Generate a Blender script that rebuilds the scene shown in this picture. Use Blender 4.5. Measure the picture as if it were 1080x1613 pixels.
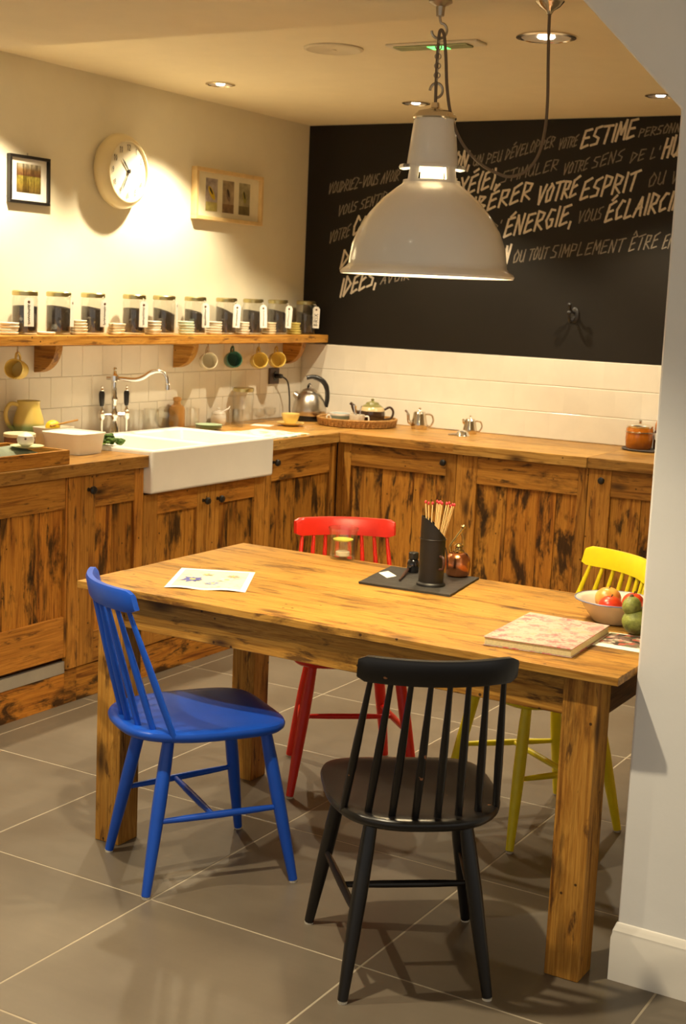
import bpy, math, random
from mathutils import Vector, Matrix
random.seed(7)
PI = math.pi
for o in list(bpy.data.objects): bpy.data.objects.remove(o)
SC = bpy.context.scene
COL = SC.collection

# ------------------------------------------------------------------ camera
F_PX = 2186.77
CAM_O = Vector((4.00461, -6.37788, 1.55607))
CAM_R = ((0.86059719, 0.50747905, 0.04286594),
         (0.11413158, -0.11014846, -0.98734052),
         (-0.49633301, 0.85459483, -0.15271284))
cam_d = bpy.data.cameras.new('camera'); cam = bpy.data.objects.new('camera', cam_d); COL.objects.link(cam)
r, d, f = [Vector(v) for v in CAM_R]
cam.matrix_world = Matrix(((r.x, -d.x, -f.x, CAM_O.x), (r.y, -d.y, -f.y, CAM_O.y), (r.z, -d.z, -f.z, CAM_O.z), (0, 0, 0, 1)))
cam_d.sensor_fit = 'HORIZONTAL'; cam_d.sensor_width = 36; cam_d.lens = 36 * F_PX / 1080
cam_d.dof.use_dof = True; cam_d.dof.focus_distance = 3.7; cam_d.dof.aperture_fstop = 11.0
SC.camera = cam

# ------------------------------------------------------------------ world, exposure
W = bpy.data.worlds.new('world'); SC.world = W; W.use_nodes = True
W.node_tree.nodes['Background'].inputs[0].default_value = (1.0, 0.93, 0.82, 1)
W.node_tree.nodes['Background'].inputs[1].default_value = 0.36
SC.view_settings.view_transform = 'Standard'; SC.view_settings.look = 'None'
SC.view_settings.gamma = 1; SC.view_settings.use_curve_mapping = False
SC.view_settings.exposure = 0.92
WARM = (1.0, 0.84, 0.57)

def lamp(name, kind, loc, power, col=WARM, size=0.03, aim=None, angle=90, blend=.5, parent=None):
    l = bpy.data.lights.new(name, kind); l.energy = power; l.color = col
    if kind in ('POINT', 'SPOT'): l.shadow_soft_size = size
    if kind == 'SPOT': l.spot_size = math.radians(angle); l.spot_blend = blend
    o = bpy.data.objects.new(name, l); COL.objects.link(o); o.location = loc
    if aim is not None:
        o.rotation_euler = (Vector(aim) - Vector(loc)).to_track_quat('-Z', 'Y').to_euler()
    if parent: o.parent = parent
    return o

# ------------------------------------------------------------------ dimensions (metres)
H = 2.4393          # kitchen ceiling
HS = 2.31           # lower ceiling in front
YS = -2.90          # where the lower ceiling begins
ZC = 0.912          # worktop
ZT = 0.75           # table top
ZSH = 1.355         # shelf top
FACE = 0.603        # cabinet fronts
PX0, PY0 = 3.053, -3.378   # near right wall end

def at(px, py, **k):
    """photo pixel -> point on an axis plane"""
    u = ((px - 540) / F_PX, (py - 806.5) / F_PX, 1.0)
    dr = [sum(CAM_R[i][j] * u[i] for i in range(3)) for j in range(3)]
    (a, v), = k.items(); i = 'xyz'.index(a)
    t = (v - CAM_O[i]) / dr[i]
    return Vector([CAM_O[j] + t * dr[j] for j in range(3)])
def ppm(X):
    q = Vector(X) - CAM_O
    return F_PX / Vector(CAM_R[2]).dot(q)

# ------------------------------------------------------------------ materials
MATS = {}
def newmat(name):
    m = bpy.data.materials.new(name); m.use_nodes = True
    nt = m.node_tree; b = nt.nodes['Principled BSDF']
    return m, nt, b
def srgb(*c):
    return tuple(((x / 255) / 12.92 if x / 255 <= .04045 else ((x / 255 + .055) / 1.055) ** 2.4) for x in c) + (1,)
def N(nt, t, **k):
    n = nt.nodes.new(t)
    for a, v in k.items(): setattr(n, a, v)
    return n
def ramp(nt, stops, interp='LINEAR'):
    n = nt.nodes.new('ShaderNodeValToRGB'); cr = n.color_ramp; cr.interpolation = interp
    while len(cr.elements) > 1: cr.elements.remove(cr.elements[0])
    cr.elements[0].position = stops[0][0]; cr.elements[0].color = stops[0][1]
    for p, c in stops[1:]:
        e = cr.elements.new(p); e.color = c
    return n
def mixc(nt, a, b, fac, mode='MIX'):
    n = nt.nodes.new('ShaderNodeMix'); n.data_type = 'RGBA'; n.blend_type = mode
    for s, v in ((n.inputs[6], a), (n.inputs[7], b), (n.inputs[0], fac)):
        if isinstance(v, bpy.types.NodeSocket): nt.links.new(v, s)
        else: s.default_value = v
    return n.outputs[2]
def ocoord(nt, scale, rnd=True):
    tc = N(nt, 'ShaderNodeTexCoord'); mp = N(nt, 'ShaderNodeMapping'); mp.inputs['Scale'].default_value = scale
    src = tc.outputs['Object']
    if rnd:
        oi = N(nt, 'ShaderNodeObjectInfo'); mu = N(nt, 'ShaderNodeMath', operation='MULTIPLY'); mu.inputs[1].default_value = 41.0
        nt.links.new(oi.outputs['Random'], mu.inputs[0])
        va = N(nt, 'ShaderNodeVectorMath', operation='ADD')
        nt.links.new(src, va.inputs[0]); nt.links.new(mu.outputs[0], va.inputs[1]); src = va.outputs[0]
    nt.links.new(src, mp.inputs[0])
    return mp.outputs[0]
def noise(nt, vec, scale, detail=4, rough=.6, dist=0.):
    n = N(nt, 'ShaderNodeTexNoise'); n.inputs['Scale'].default_value = scale; n.inputs['Detail'].default_value = detail
    n.inputs['Roughness'].default_value = rough; n.inputs['Distortion'].default_value = dist
    nt.links.new(vec, n.inputs['Vector']); return n.outputs['Fac']
def plain(name, col, rough=.5, metal=0., var=.06, scale=8, bump=0., bscale=60, coat=0., spec=.5, trans=0., sss=0.):
    if name in MATS: return MATS[name]
    m, nt, b = newmat(name)
    v = ocoord(nt, (1, 1, 1)); nz = noise(nt, v, scale, 5)
    lo = tuple(max(0, c * (1 - var)) for c in col[:3]) + (1,); hi = tuple(min(1, c * (1 + var)) for c in col[:3]) + (1,)
    rp = ramp(nt, [(.3, lo), (.7, hi)]); nt.links.new(nz, rp.inputs[0]); nt.links.new(rp.outputs[0], b.inputs['Base Color'])
    b.inputs['Roughness'].default_value = rough; b.inputs['Metallic'].default_value = metal
    b.inputs['Coat Weight'].default_value = coat; b.inputs['Specular IOR Level'].default_value = spec
    b.inputs['Transmission Weight'].default_value = trans
    if sss: b.inputs['Subsurface Weight'].default_value = sss; b.inputs['Subsurface Scale'].default_value = .02
    if bump:
        bn = N(nt, 'ShaderNodeBump'); bn.inputs['Strength'].default_value = bump; bn.inputs['Distance'].default_value = .004
        n2 = noise(nt, v, bscale, 4); nt.links.new(n2, bn.inputs['Height']); nt.links.new(bn.outputs[0], b.inputs['Normal'])
    MATS[name] = m; return m
def emit(name, col, strength):
    if name in MATS: return MATS[name]
    m, nt, b = newmat(name)
    b.inputs['Base Color'].default_value = (.8, .8, .8, 1); b.inputs['Emission Color'].default_value = tuple(col[:3]) + (1,)
    b.inputs['Emission Strength'].default_value = strength; MATS[name] = m; return m
def thin_glass(name, tint=(.985, .985, .975), refl=.9):
    """clear thin glass: mostly transparent, mirror-like at grazing angles"""
    if name in MATS: return MATS[name]
    m, nt, b = newmat(name); nt.nodes.remove(b); out = nt.nodes['Material Output']
    tr = N(nt, 'ShaderNodeBsdfTransparent'); tr.inputs[0].default_value = tint + (1,)
    gl = N(nt, 'ShaderNodeBsdfGlossy'); gl.inputs['Roughness'].default_value = .04; gl.inputs[0].default_value = (refl, refl, refl, 1)
    lw = N(nt, 'ShaderNodeLayerWeight'); lw.inputs[0].default_value = .5
    pw = N(nt, 'ShaderNodeMath', operation='POWER'); pw.inputs[1].default_value = 3.2; nt.links.new(lw.outputs['Facing'], pw.inputs[0])
    fr = N(nt, 'ShaderNodeMath', operation='MULTIPLY_ADD'); fr.inputs[1].default_value = .45; fr.inputs[2].default_value = .075; nt.links.new(pw.outputs[0], fr.inputs[0])
    mx = N(nt, 'ShaderNodeMixShader')
    nt.links.new(fr.outputs[0], mx.inputs[0]); nt.links.new(tr.outputs[0], mx.inputs[1]); nt.links.new(gl.outputs[0], mx.inputs[2])
    nt.links.new(mx.outputs[0], out.inputs[0]); MATS[name] = m; return m

def wood(kind, axis):
    """reclaimed pine; kind sets the palette, axis the direction of the grain"""
    key = 'wood_%s_%s' % (kind, axis)
    if key in MATS: return MATS[key]
    P = dict(  # light, mid, dark(grain), stain colour, stain amount (ramp start,end), rough
        table=((.50, .295, .068), (.42, .228, .044), (.30, .142, .022), (.075, .030, .008), (.54, .68), .46),
        tablebase=((.54, .285, .055), (.41, .190, .030), (.20, .078, .011), (.05, .020, .006), (.55, .72), .5),
        frame=((.56, .275, .050), (.43, .190, .030), (.22, .082, .012), (.030, .012, .005), (.55, .72), .5),
        panel=((.56, .265, .040), (.42, .175, .024), (.19, .065, .010), (.012, .006, .003), (.50, .60), .55),
        top=((.58, .34, .095), (.46, .245, .058), (.28, .125, .026), (.08, .035, .01), (.54, .74), .38),
        shelf=((.64, .36, .080), (.52, .255, .045), (.30, .12, .018), (.10, .04, .01), (.60, .76), .4),
        dark=((.17, .075, .022), (.13, .055, .015), (.07, .028, .008), (.03, .012, .005), (.6, .8), .5),
    )[kind]
    m, nt, b = newmat(key)
    a = 'xyz'.index(axis)
    def sc(al, ac): return tuple(al if i == a else ac for i in range(3))
    c = lambda t: tuple(t) + (1,)
    # broad figure
    n1 = noise(nt, ocoord(nt, sc(1.0, 16)), 1.5, 6, .6, 1.4)
    r1 = ramp(nt, [(.33, c(P[2])), (.42, c(P[1])), (.50, c(P[0])), (.56, c(P[1])), (.62, c(P[0])), (.72, c(P[2]))]); nt.links.new(n1, r1.inputs[0])
    # fine grain
    n2 = noise(nt, ocoord(nt, sc(3, 150)), 1.6, 4, .6)
    r2 = ramp(nt, [(.38, (.50, .45, .38, 1)), (.58, (1, 1, 1, 1))]); nt.links.new(n2, r2.inputs[0])
    col = mixc(nt, r1.outputs[0], r2.outputs[0], .55, 'MULTIPLY')
    # board-to-board tone
    oi = N(nt, 'ShaderNodeObjectInfo')
    r3 = ramp(nt, [(0, (.70, .64, .58, 1)), (.5, (1, .98, .95, 1)), (1, (1.0, .86, .72, 1))]); nt.links.new(oi.outputs['Random'], r3.inputs[0])
    col = mixc(nt, col, r3.outputs[0], 1.0, 'MULTIPLY')
    # knots
    vo = N(nt, 'ShaderNodeTexVoronoi'); vo.inputs['Scale'].default_value = 1.0
    nt.links.new(ocoord(nt, sc(2.6, 7.5)), vo.inputs['Vector'])
    r4 = ramp(nt, [(.03, (1, 1, 1, 1)), (.10, (.55, .55, .55, 1)), (.17, (0, 0, 0, 1))]); nt.links.new(vo.outputs['Distance'], r4.inputs[0])
    col = mixc(nt, col, c(P[3]), r4.outputs[0])
    # weathered stains, longer along the grain
    n5 = noise(nt, ocoord(nt, sc(2.2, 7.0)), 1.9, 9, .68, .4)
    r5 = ramp(nt, [(P[4][0], (0, 0, 0, 1)), (P[4][1], (.9, .9, .9, 1))]); nt.links.new(n5, r5.inputs[0])
    col = mixc(nt, col, c(P[3]), r5.outputs[0])
    # short dark flecks along the grain
    n7 = noise(nt, ocoord(nt, sc(7, 34)), 1.0, 6, .62, .3)
    r7 = ramp(nt, [(.58, (0, 0, 0, 1)), (.66, (.85, .85, .85, 1))]); nt.links.new(n7, r7.inputs[0])
    col = mixc(nt, col, c(tuple(x * 1.5 for x in P[3])), r7.outputs[0])
    # nail holes and worm marks
    vo2 = N(nt, 'ShaderNodeTexVoronoi'); vo2.inputs['Scale'].default_value = 16.0; vo2.inputs['Randomness'].default_value = 1.0
    nt.links.new(ocoord(nt, (1, 1, 1)), vo2.inputs['Vector'])
    r6 = ramp(nt, [(.05, (.9, .9, .9, 1)), (.075, (0, 0, 0, 1))]); nt.links.new(vo2.outputs['Distance'], r6.inputs[0])
    col = mixc(nt, col, c(tuple(x * .6 for x in P[3])), r6.outputs[0])
    nt.links.new(col, b.inputs['Base Color'])
    b.inputs['Roughness'].default_value = P[5]; b.inputs['Specular IOR Level'].default_value = .25
    bn = N(nt, 'ShaderNodeBump'); bn.inputs['Strength'].default_value = .35; bn.inputs['Distance'].default_value = .002
    nt.links.new(n2, bn.inputs['Height']); nt.links.new(bn.outputs[0], b.inputs['Normal'])
    MATS[key] = m; return m

# ------------------------------------------------------------------ mesh helper
class MB:
    def __init__(s): s.v = []; s.f = []
    def add(s, v, f):
        k = len(s.v); s.v += [tuple(p) for p in v]; s.f += [tuple(i + k for i in q) for q in f]; return s
    def box(s, x0, x1, y0, y1, z0, z1):
        return s.add([(x0, y0, z0), (x1, y0, z0), (x1, y1, z0), (x0, y1, z0), (x0, y0, z1), (x1, y0, z1), (x1, y1, z1), (x0, y1, z1)],
                     [(0, 3, 2, 1), (4, 5, 6, 7), (0, 1, 5, 4), (1, 2, 6, 5), (2, 3, 7, 6), (3, 0, 4, 7)])
    def lathe(s, prof, n=28, c=(0, 0, 0), a0=0, a1=2 * PI):
        full = abs(a1 - a0 - 2 * PI) < 1e-6; m = n if full else n + 1
        k = len(s.v); rows = []
        for (rr, z) in prof:
            if rr < 1e-7:
                rows.append([len(s.v)]); s.v.append((c[0], c[1], c[2] + z))
            else:
                row = []
                for i in range(m):
                    a = a0 + (a1 - a0) * i / n
                    row.append(len(s.v)); s.v.append((c[0] + rr * math.cos(a), c[1] + rr * math.sin(a), c[2] + z))
                rows.append(row)
        for A, B in zip(rows, rows[1:]):
            for i in range(n):
                j = (i + 1) % m
                if len(A) == 1 and len(B) == 1: continue
                if len(A) == 1: s.f.append((A[0], B[j], B[i]))
                elif len(B) == 1: s.f.append((A[i], A[j], B[0]))
                else: s.f.append((A[i], A[j], B[j], B[i]))
        return s
    def tube(s, pts, rad, n=10, flat=1.0):
        pts = [Vector(p) for p in pts]; m = len(pts)
        rs = rad if isinstance(rad, (list, tuple)) else [rad] * m
        T = [(pts[min(i + 1, m - 1)] - pts[max(i - 1, 0)]).normalized() for i in range(m)]
        up = Vector((0, 0, 1)) if abs(T[0].z) < .9 else Vector((1, 0, 0))
        nv = (up - T[0] * up.dot(T[0])).normalized(); k = len(s.v)
        for i in range(m):
            nv = (nv - T[i] * nv.dot(T[i])).normalized(); bv = T[i].cross(nv)
            for j in range(n):
                a = 2 * PI * j / n
                s.v.append(tuple(pts[i] + (nv * math.cos(a) + bv * math.sin(a) * flat) * rs[i]))
        for i in range(m - 1):
            for j in range(n):
                s.f.append((k + i * n + j, k + i * n + (j + 1) % n, k + (i + 1) * n + (j + 1) % n, k + (i + 1) * n + j))
        s.f.append(tuple(k + j for j in reversed(range(n)))); s.f.append(tuple(k + (m - 1) * n + j for j in range(n)))
        return s
    def prism(s, out, z0, z1, M=None):
        n = len(out); v = [Vector((x, y, z0)) for x, y in out] + [Vector((x, y, z1)) for x, y in out]
        if M: v = [M @ p for p in v]
        return s.add(v, [tuple(reversed(range(n))), tuple(range(n, 2 * n))] + [(i, (i + 1) % n, n + (i + 1) % n, n + i) for i in range(n)])
    def ball(s, c, rx, ry=None, rz=None, n=16, m=10):
        ry = ry or rx; rz = rz or rx
        pr = [(math.sin(PI * i / m), -math.cos(PI * i / m)) for i in range(m + 1)]
        t = MB().lathe(pr, n)
        return s.add([(c[0] + x * rx, c[1] + y * ry, c[2] + z * rz) for x, y, z in t.v], t.f)
    def torus(s, c, R_, r_, ax='z', n=20, m=8, sx=1., sy=1.):
        k = len(s.v)
        for i in range(n):
            a = 2 * PI * i / n
            for j in range(m):
                b = 2 * PI * j / m; q = R_ + r_ * math.cos(b)
                p = (q * math.cos(a) * sx, q * math.sin(a) * sy, r_ * math.sin(b))
                if ax == 'x': p = (p[2], p[0], p[1])
                if ax == 'y': p = (p[0], p[2], p[1])
                s.v.append((c[0] + p[0], c[1] + p[1], c[2] + p[2]))
        for i in range(n):
            for j in range(m):
                s.f.append((k + i * m + j, k + ((i + 1) % n) * m + j, k + ((i + 1) % n) * m + (j + 1) % m, k + i * m + (j + 1) % m))
        return s
    def xform(s, M):
        s.v = [tuple(M @ Vector(p)) for p in s.v]; return s
    def mesh(s, name, mat, smooth=35):
        me = bpy.data.meshes.new(name); me.from_pydata(s.v, [], s.f); me.materials.append(mat)
        me.validate()
        import bmesh
        bm = bmesh.new(); bm.from_mesh(me); bmesh.ops.recalc_face_normals(bm, faces=bm.faces); bm.to_mesh(me); bm.free()
        if smooth:
            me.shade_smooth(); me.set_sharp_from_angle(angle=math.radians(smooth))
        return me
    def build(s, name, mat, parent=None, loc=(0, 0, 0), smooth=35, bevel=0, rot=None, label=None):
        o = bpy.data.objects.new(name, s.mesh(name, mat, smooth)); COL.objects.link(o); o.location = loc
        if rot: o.rotation_euler = rot
        if parent: o.parent = parent
        if bevel:
            b = o.modifiers.new('bevel', 'BEVEL'); b.width = bevel; b.segments = 2; b.limit_method = 'ANGLE'; b.angle_limit = .7
        if label: o['label'] = label
        return o
def tag(o, label, cat, group=None):
    o['label'] = label; o['category'] = cat
    if group: o['group'] = group
    return o
def thing(name, label, cat, loc=(0, 0, 0), rz=0., group=None):
    o = bpy.data.objects.new(name, None); COL.objects.link(o); o.location = loc; o.rotation_euler = (0, 0, rz)
    o.empty_display_size = .05
    return tag(o, label, cat, group)
def struct(o): o['kind'] = 'structure'; return o
def share(src, parent, loc=(0, 0, 0), rot=(0, 0, 0), scale=(1, 1, 1)):
    c = src.copy(); COL.objects.link(c); c.parent = parent; c.location = loc; c.rotation_euler = rot; c.scale = scale; return c
def copy_tree(o, parent=None):
    c = o.copy(); COL.objects.link(c); c.parent = parent
    for ch in list(o.children): copy_tree(ch, c)
    return c
def spline(pts, k=6):
    """Catmull-Rom through the points"""
    P = [Vector(p) for p in pts]; out = []
    for i in range(len(P) - 1):
        a, b, c, e = P[max(i - 1, 0)], P[i], P[i + 1], P[min(i + 2, len(P) - 1)]
        for j in range(k):
            t = j / k
            out.append(.5 * ((2 * b) + (c - a) * t + (2 * a - 5 * b + 4 * c - e) * t * t + (3 * b - a - 3 * c + e) * t ** 3))
    out.append(P[-1]); return out

# palette
WHITE_WALL = plain('wall_paint', (.81, .75, .58, 1), .75, var=.02, bump=.08, bscale=120)
CEIL = plain('ceiling_paint', (.85, .76, .55, 1), .8, var=.02)
NEAR_WALL = plain('near_wall_paint', (.82, .81, .78, 1), .7, var=.02, bump=.05, bscale=150)
TILE = plain('glazed_tile', (.80, .75, .64, 1), .16, var=.05, scale=5, bump=.10, bscale=9)
GROUT = plain('grout', (.76, .71, .60, 1), .85)
FTILE = None
CHROME = plain('chrome', (.82, .80, .76, 1), .09, 1.0, .02)
STEEL = plain('brushed_steel', (.60, .56, .50, 1), .28, 1.0, .05)
SILVER = plain('silver_plate', (.70, .64, .54, 1), .16, 1.0, .08)
GOLD = plain('gold_lid', (.55, .48, .24, 1), .32, 1.0, .08)
BLACK = plain('black_plastic', (.012, .011, .010, 1), .32)
BLACKM = plain('black_iron', (.016, .014, .013, 1), .45)
CREAM = plain('cream_ceramic', (.80, .72, .52, 1), .25, var=.04)
WHITE = plain('white_ceramic', (.86, .83, .76, 1), .14, var=.02)
PAPER = plain('paper', (.86, .82, .72, 1), .8, var=.03)
GLASS = thin_glass('clear_glass')
YEL = plain('yellow_glaze', (.78, .58, .14, 1), .25, var=.06)

# ================================================================== THE SETTING
# floor: bed + separate tiles
def floor_mat():
    m, nt, b = newmat('floor_tile')
    v = ocoord(nt, (1, 1, 1)); n1 = noise(nt, v, 2.2, 7, .6, .3); n2 = noise(nt, ocoord(nt, (1, 7, 1)), 5, 5)
    r1 = ramp(nt, [(.3, (.130, .105, .076, 1)), (.7, (.184, .153, .114, 1))]); nt.links.new(n1, r1.inputs[0])
    r2 = ramp(nt, [(.3, (.90, .90, .90, 1)), (.7, (1, 1, 1, 1))]); nt.links.new(n2, r2.inputs[0])
    nt.links.new(mixc(nt, r1.outputs[0], r2.outputs[0], .6, 'MULTIPLY'), b.inputs['Base Color'])
    rr = ramp(nt, [(.3, (.32, .32, .32, 1)), (.7, (.46, .46, .46, 1))]); nt.links.new(n1, rr.inputs[0]); nt.links.new(rr.outputs[0], b.inputs['Roughness'])
    b.inputs['Specular IOR Level'].default_value = .4
    return m
FTILE = floor_mat()
GROUT_F = plain('floor_grout', (.40, .34, .25, 1), .9)
floor = struct(MB().box(-.1, 7, -8.2, .1, -.06, -.0008).build('floor', GROUT_F, smooth=0))
TW, TD, FX0, FY0 = .6248, .6264, 1.912, -3.676
g = .0028
tile0 = MB().box(g, TW - g, g, TD - g, -.008, 0).build('floor_tile', FTILE, floor, smooth=0, bevel=.001)
first = True
for i in range(-3, 5):
    for j in range(-2, 6):
        x, y = FX0 + i * TW, FY0 + j * TD
        if x + TW < .5 or y > -.55 or (y < -4.95): continue
        if first: tile0.location = (x, y, 0); first = False
        else: share(tile0, floor, (x, y, 0))
# tiles beyond the view, towards the spectator
mb = MB()
for i in range(-3, 8):
    for j in range(-7, 6):
        x, y = FX0 + i * TW, FY0 + j * TD
        inside = -3 <= i < 5 and -2 <= j < 6 and not (x + TW < .5 or y > -.55 or y < -4.95)
        if inside or x > 6.3 or y < -8 or y > -.6 or x < 0: continue
        mb.box(x + g, x + TW - g, y + g, y + TD - g, -.008, 0)
o = mb.build('floor_tile', FTILE, floor, smooth=0); o['kind'] = 'stuff'

# walls
wall_left = struct(MB().box(-.12, 0, -8.2, .12, 0, H + .1).build('wall_left', WHITE_WALL, smooth=0))
wall_back = struct(MB().box(-.12, 7, 0, .12, 0, H + .1).build('wall_back', WHITE_WALL, smooth=0))
ceiling = struct(MB().box(-.12, 7, YS, .12, H, H + .1).build('ceiling', CEIL, smooth=0))
soffit = struct(MB().box(-.12, 7, -8.2, YS, HS, H + .1).build('trim_1', CEIL, smooth=0, bevel=.004))
wall_side = struct(MB().box(4.4, 4.5, PY0 + .15, 0, 0, H).build('wall_side', WHITE_WALL, smooth=0))
# near right wall with a splayed corner at the top
mb = MB()
zk = 1.985
out = [(PX0, 0), (7, 0), (7, HS), (PX0 - (HS - zk), HS), (PX0, zk)]
Mx = Matrix(((1, 0, 0, 0), (0, 0, 1, 0), (0, 1, 0, 0), (0, 0, 0, 1)))
mb.prism(out, PY0, PY0 + .14, Mx)
wall_right = struct(mb.build('wall_right', NEAR_WALL, smooth=0, bevel=.006))
mb = MB()
prof = [(0, 0), (.016, 0), (.016, .105), (.012, .115), (.012, .122), (.007, .130), (.003, .138), (0, .140)]
# swept along the front face and round the wall's end
pts = [(7, PY0, (0, -1)), (PX0, PY0, (-1, -1)), (PX0, PY0 + .14, (-1, 0))]
vv = []
for (x, y, nrm) in pts:
    for (dd, z) in prof: vv.append((x + nrm[0] * dd * .55 if nrm[0] else x, y + nrm[1] * dd, z))
n = len(prof); ff = []
for k in range(2):
    for i in range(n): ff.append((k * n + i, k * n + (i + 1) % n, (k + 1) * n + (i + 1) % n, (k + 1) * n + i))
ff += [tuple(range(n)), tuple(2 * n + i for i in range(n))]
mb.add(vv, ff)
baseboard = struct(mb.build('baseboard_right', plain('skirting_paint', (.80, .76, .68, 1), .4, var=.02), smooth=30))

# wall tiles: three courses in running bond on two walls
TP = .1307; gt = .0008; TZ = ZC + .0005
mbx = MB().box(0, .007, gt, TP - gt, gt, TP - gt)
t0 = mbx.build('wall_tile', TILE, wall_left, (0.0005, -.0005 - TP, TZ), smooth=0, bevel=.0022)
mby = MB()   # back-wall tiles butt tightly side to side, eased only along top and bottom edges
ez = .0024; sec = [(0, gt), (-.0052, gt), (-.0070, gt + ez), (-.0070, TP - gt - ez), (-.0052, TP - gt), (0, TP - gt)]
mby.prism(sec, .0001, TP - .0001, Matrix(((0, 0, 1, 0), (1, 0, 0, 0), (0, 1, 0, 0), (0, 0, 0, 1))))
t1 = mby.build('wall_tile', TILE, wall_back, (.3, -.0005, TZ), smooth=0)
MB().box(0, .004, -3.3, -.001, TZ - .01, TZ + 3 * TP).build('grout', GROUT, wall_left, smooth=0)
MB().box(.004, 4.2, -.004, 0, TZ - .01, TZ + 3 * TP).build('grout', GROUT, wall_back, smooth=0)
for row in range(3):
    off = .077 if row % 2 == 0 else .012
    k = 0
    while True:
        y = -off - TP * k; k += 1
        if y < -3.2: break
        if row == 0 and k == 1: t0.location = (.0005, y - TP, TZ + row * TP)
        else: share(t0, wall_left, (.0005, y - TP, TZ + row * TP))
    # make-up tile at the corner
    share(t0, wall_left, (.0005, -off + .0001, TZ + row * TP), scale=(1, (off - .008) / TP if off > .01 else .02, 1))
    off = .004 if row % 2 == 0 else .069
    for k in range(26):
        x = .008 + off + TP * k
        if row == 0 and k == 0: t1.location = (x, -.0005, TZ)
        else: share(t1, wall_back, (x, -.0005, TZ + row * TP))
    if off > .01: share(t1, wall_back, (.008, -.0005, TZ + row * TP), scale=(off / TP, 1, 1))

# ================================================================== CABINETS
LEFT, BACK = 0, 1
def fmap(run):
    """(along, out, z) -> thing coords. run LEFT: along = y, out = x ; BACK: along = x, out = -y"""
    if run == LEFT: return lambda b, a0, a1, o0, o1, z0, z1: b.box(o0, o1, a0, a1, z0, z1)
    return lambda b, a0, a1, o0, o1, z0, z1: b.box(a0, a1, -o1, -o0, z0, z1)
def knob(run, a, z, parent, out):
    b = MB().lathe([(0, 0), (.008, 0), (.006, .006), (.006, .012), (.014, .018), (.016, .026), (.012, .034), (0, .037)], 14)
    M = Matrix.Rotation(PI / 2, 4, 'Y') if run == LEFT else Matrix.Rotation(PI / 2, 4, 'X')
    b.xform(M)
    loc = (out, a, z) if run == LEFT else (a, -out, z)
    return b.build('knob', BLACK, parent, loc, label='round black knob')
def door(run, root, a0, a1, z0, z1, st0, st1, rt, rb, splits, knobs, name='door'):
    """frame-and-panel door: two stiles, two rails, separate panel planks"""
    ax = 'y' if run == LEFT else 'x'; bx = fmap(run); th = .022; o0 = FACE - th
    dd = MB(); bx(dd, a0 + .002, a1 - .002, o0 - .006, o0 + .003, z0, z1)
    D = dd.build(name, wood('dark', 'z'), root, smooth=0)
    e = .0006
    b = MB(); bx(b, a0 + .0015, a0 + st0, o0, FACE, z0, z1); b.build('stile', wood('frame', 'z'), D, smooth=0, bevel=.0015)
    b = MB(); bx(b, a1 - st1, a1 - .0015, o0, FACE, z0, z1); b.build('stile', wood('frame', 'z'), D, smooth=0, bevel=.0015)
    b = MB(); bx(b, a0 + st0 + e, a1 - st1 - e, o0, FACE - .0012, z1 - rt, z1); b.build('rail', wood('frame', ax), D, smooth=0, bevel=.0015)
    b = MB(); bx(b, a0 + st0 + e, a1 - st1 - e, o0, FACE - .0012, z0, z0 + rb); b.build('rail', wood('frame', ax), D, smooth=0, bevel=.0015)
    cut = [a0 + st0] + splits + [a1 - st1]
    for p, q in zip(cut, cut[1:]):
        b = MB(); bx(b, p + .0012, q - .0012, o0 - .002, FACE - .012 - random.random() * .002, z0 + rb - .001, z1 - rt + .001)
        b.build('plank', wood('panel', 'z'), D, smooth=0, bevel=.0012)
    for (a, z) in knobs: knob(run, a, z, D, FACE)
    return D
ZW = ZC - .047      # underside of worktop
ZD = ZW - .004
def carcass(run, root, a0, a1, z1=ZW, z0=.09):
    b = MB(); fmap(run)(b, a0 + .001, a1 - .001, .02, FACE - .032, z0, z1 - .001)
    return b.build('carcass', wood('dark', 'z'), root, smooth=0)
def filler(run, root, a0, a1, z0, z1):
    b = MB(); fmap(run)(b, a0 + .001, a1 - .001, FACE - .022, FACE + .001, z0, z1)
    return b.build('filler_board', wood('frame', 'z'), root, smooth=0, bevel=.0015)
def plinth(run, root, a0, a1, z1=.115):
    b = MB(); fmap(run)(b, a0, a1, FACE - .030, FACE - .008, 0, z1)
    return b.build('plinth', wood('panel', 'y' if run == LEFT else 'x'), root, smooth=0, bevel=.0015)
# --- left run
A = thing('base_cabinet', 'wide wooden cabinet front with a pale metal strip below it, left of the narrow door', 'cabinet')
carcass(LEFT, A, -3.14, -2.462); door(LEFT, A, -3.14, -2.531, .185, ZD, .09, .012, .115, .155, [-2.86, -2.695], [])
filler(LEFT, A, -2.531, -2.462, .135, ZD)
b = MB().box(FACE - .028, FACE - .006, -3.14, -2.531, .122, .168); b.build('kick_strip', plain('brushed_aluminium', (.62, .60, .55, 1), .35, .8), A, smooth=0, bevel=.002, label='pale metal kick strip')
plinth(LEFT, A, -3.14, -2.531, .120); plinth(LEFT, A, -2.531, -2.462, .130)
B = thing('base_cabinet', 'narrow wooden cabinet with one round black knob, left of the white sink', 'cabinet')
carcass(LEFT, B, -2.462, -2.0905); door(LEFT, B, -2.462, -2.0905, .135, ZD, .085, .055, .125, .12, [-2.265], [(-2.418, .806)])
plinth(LEFT, B, -2.462, -2.0905, .130)
S = thing('sink_cabinet', 'pair of short wooden doors with black knobs under the white sink', 'cabinet')
carcass(LEFT, S, -2.090, -1.2225, .74); zt_ = .750
door(LEFT, S, -2.090, -1.645, .135, zt_, .09, .085, .085, .12, [-1.915, -1.862, -1.80], [(-1.692, .690)])
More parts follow.
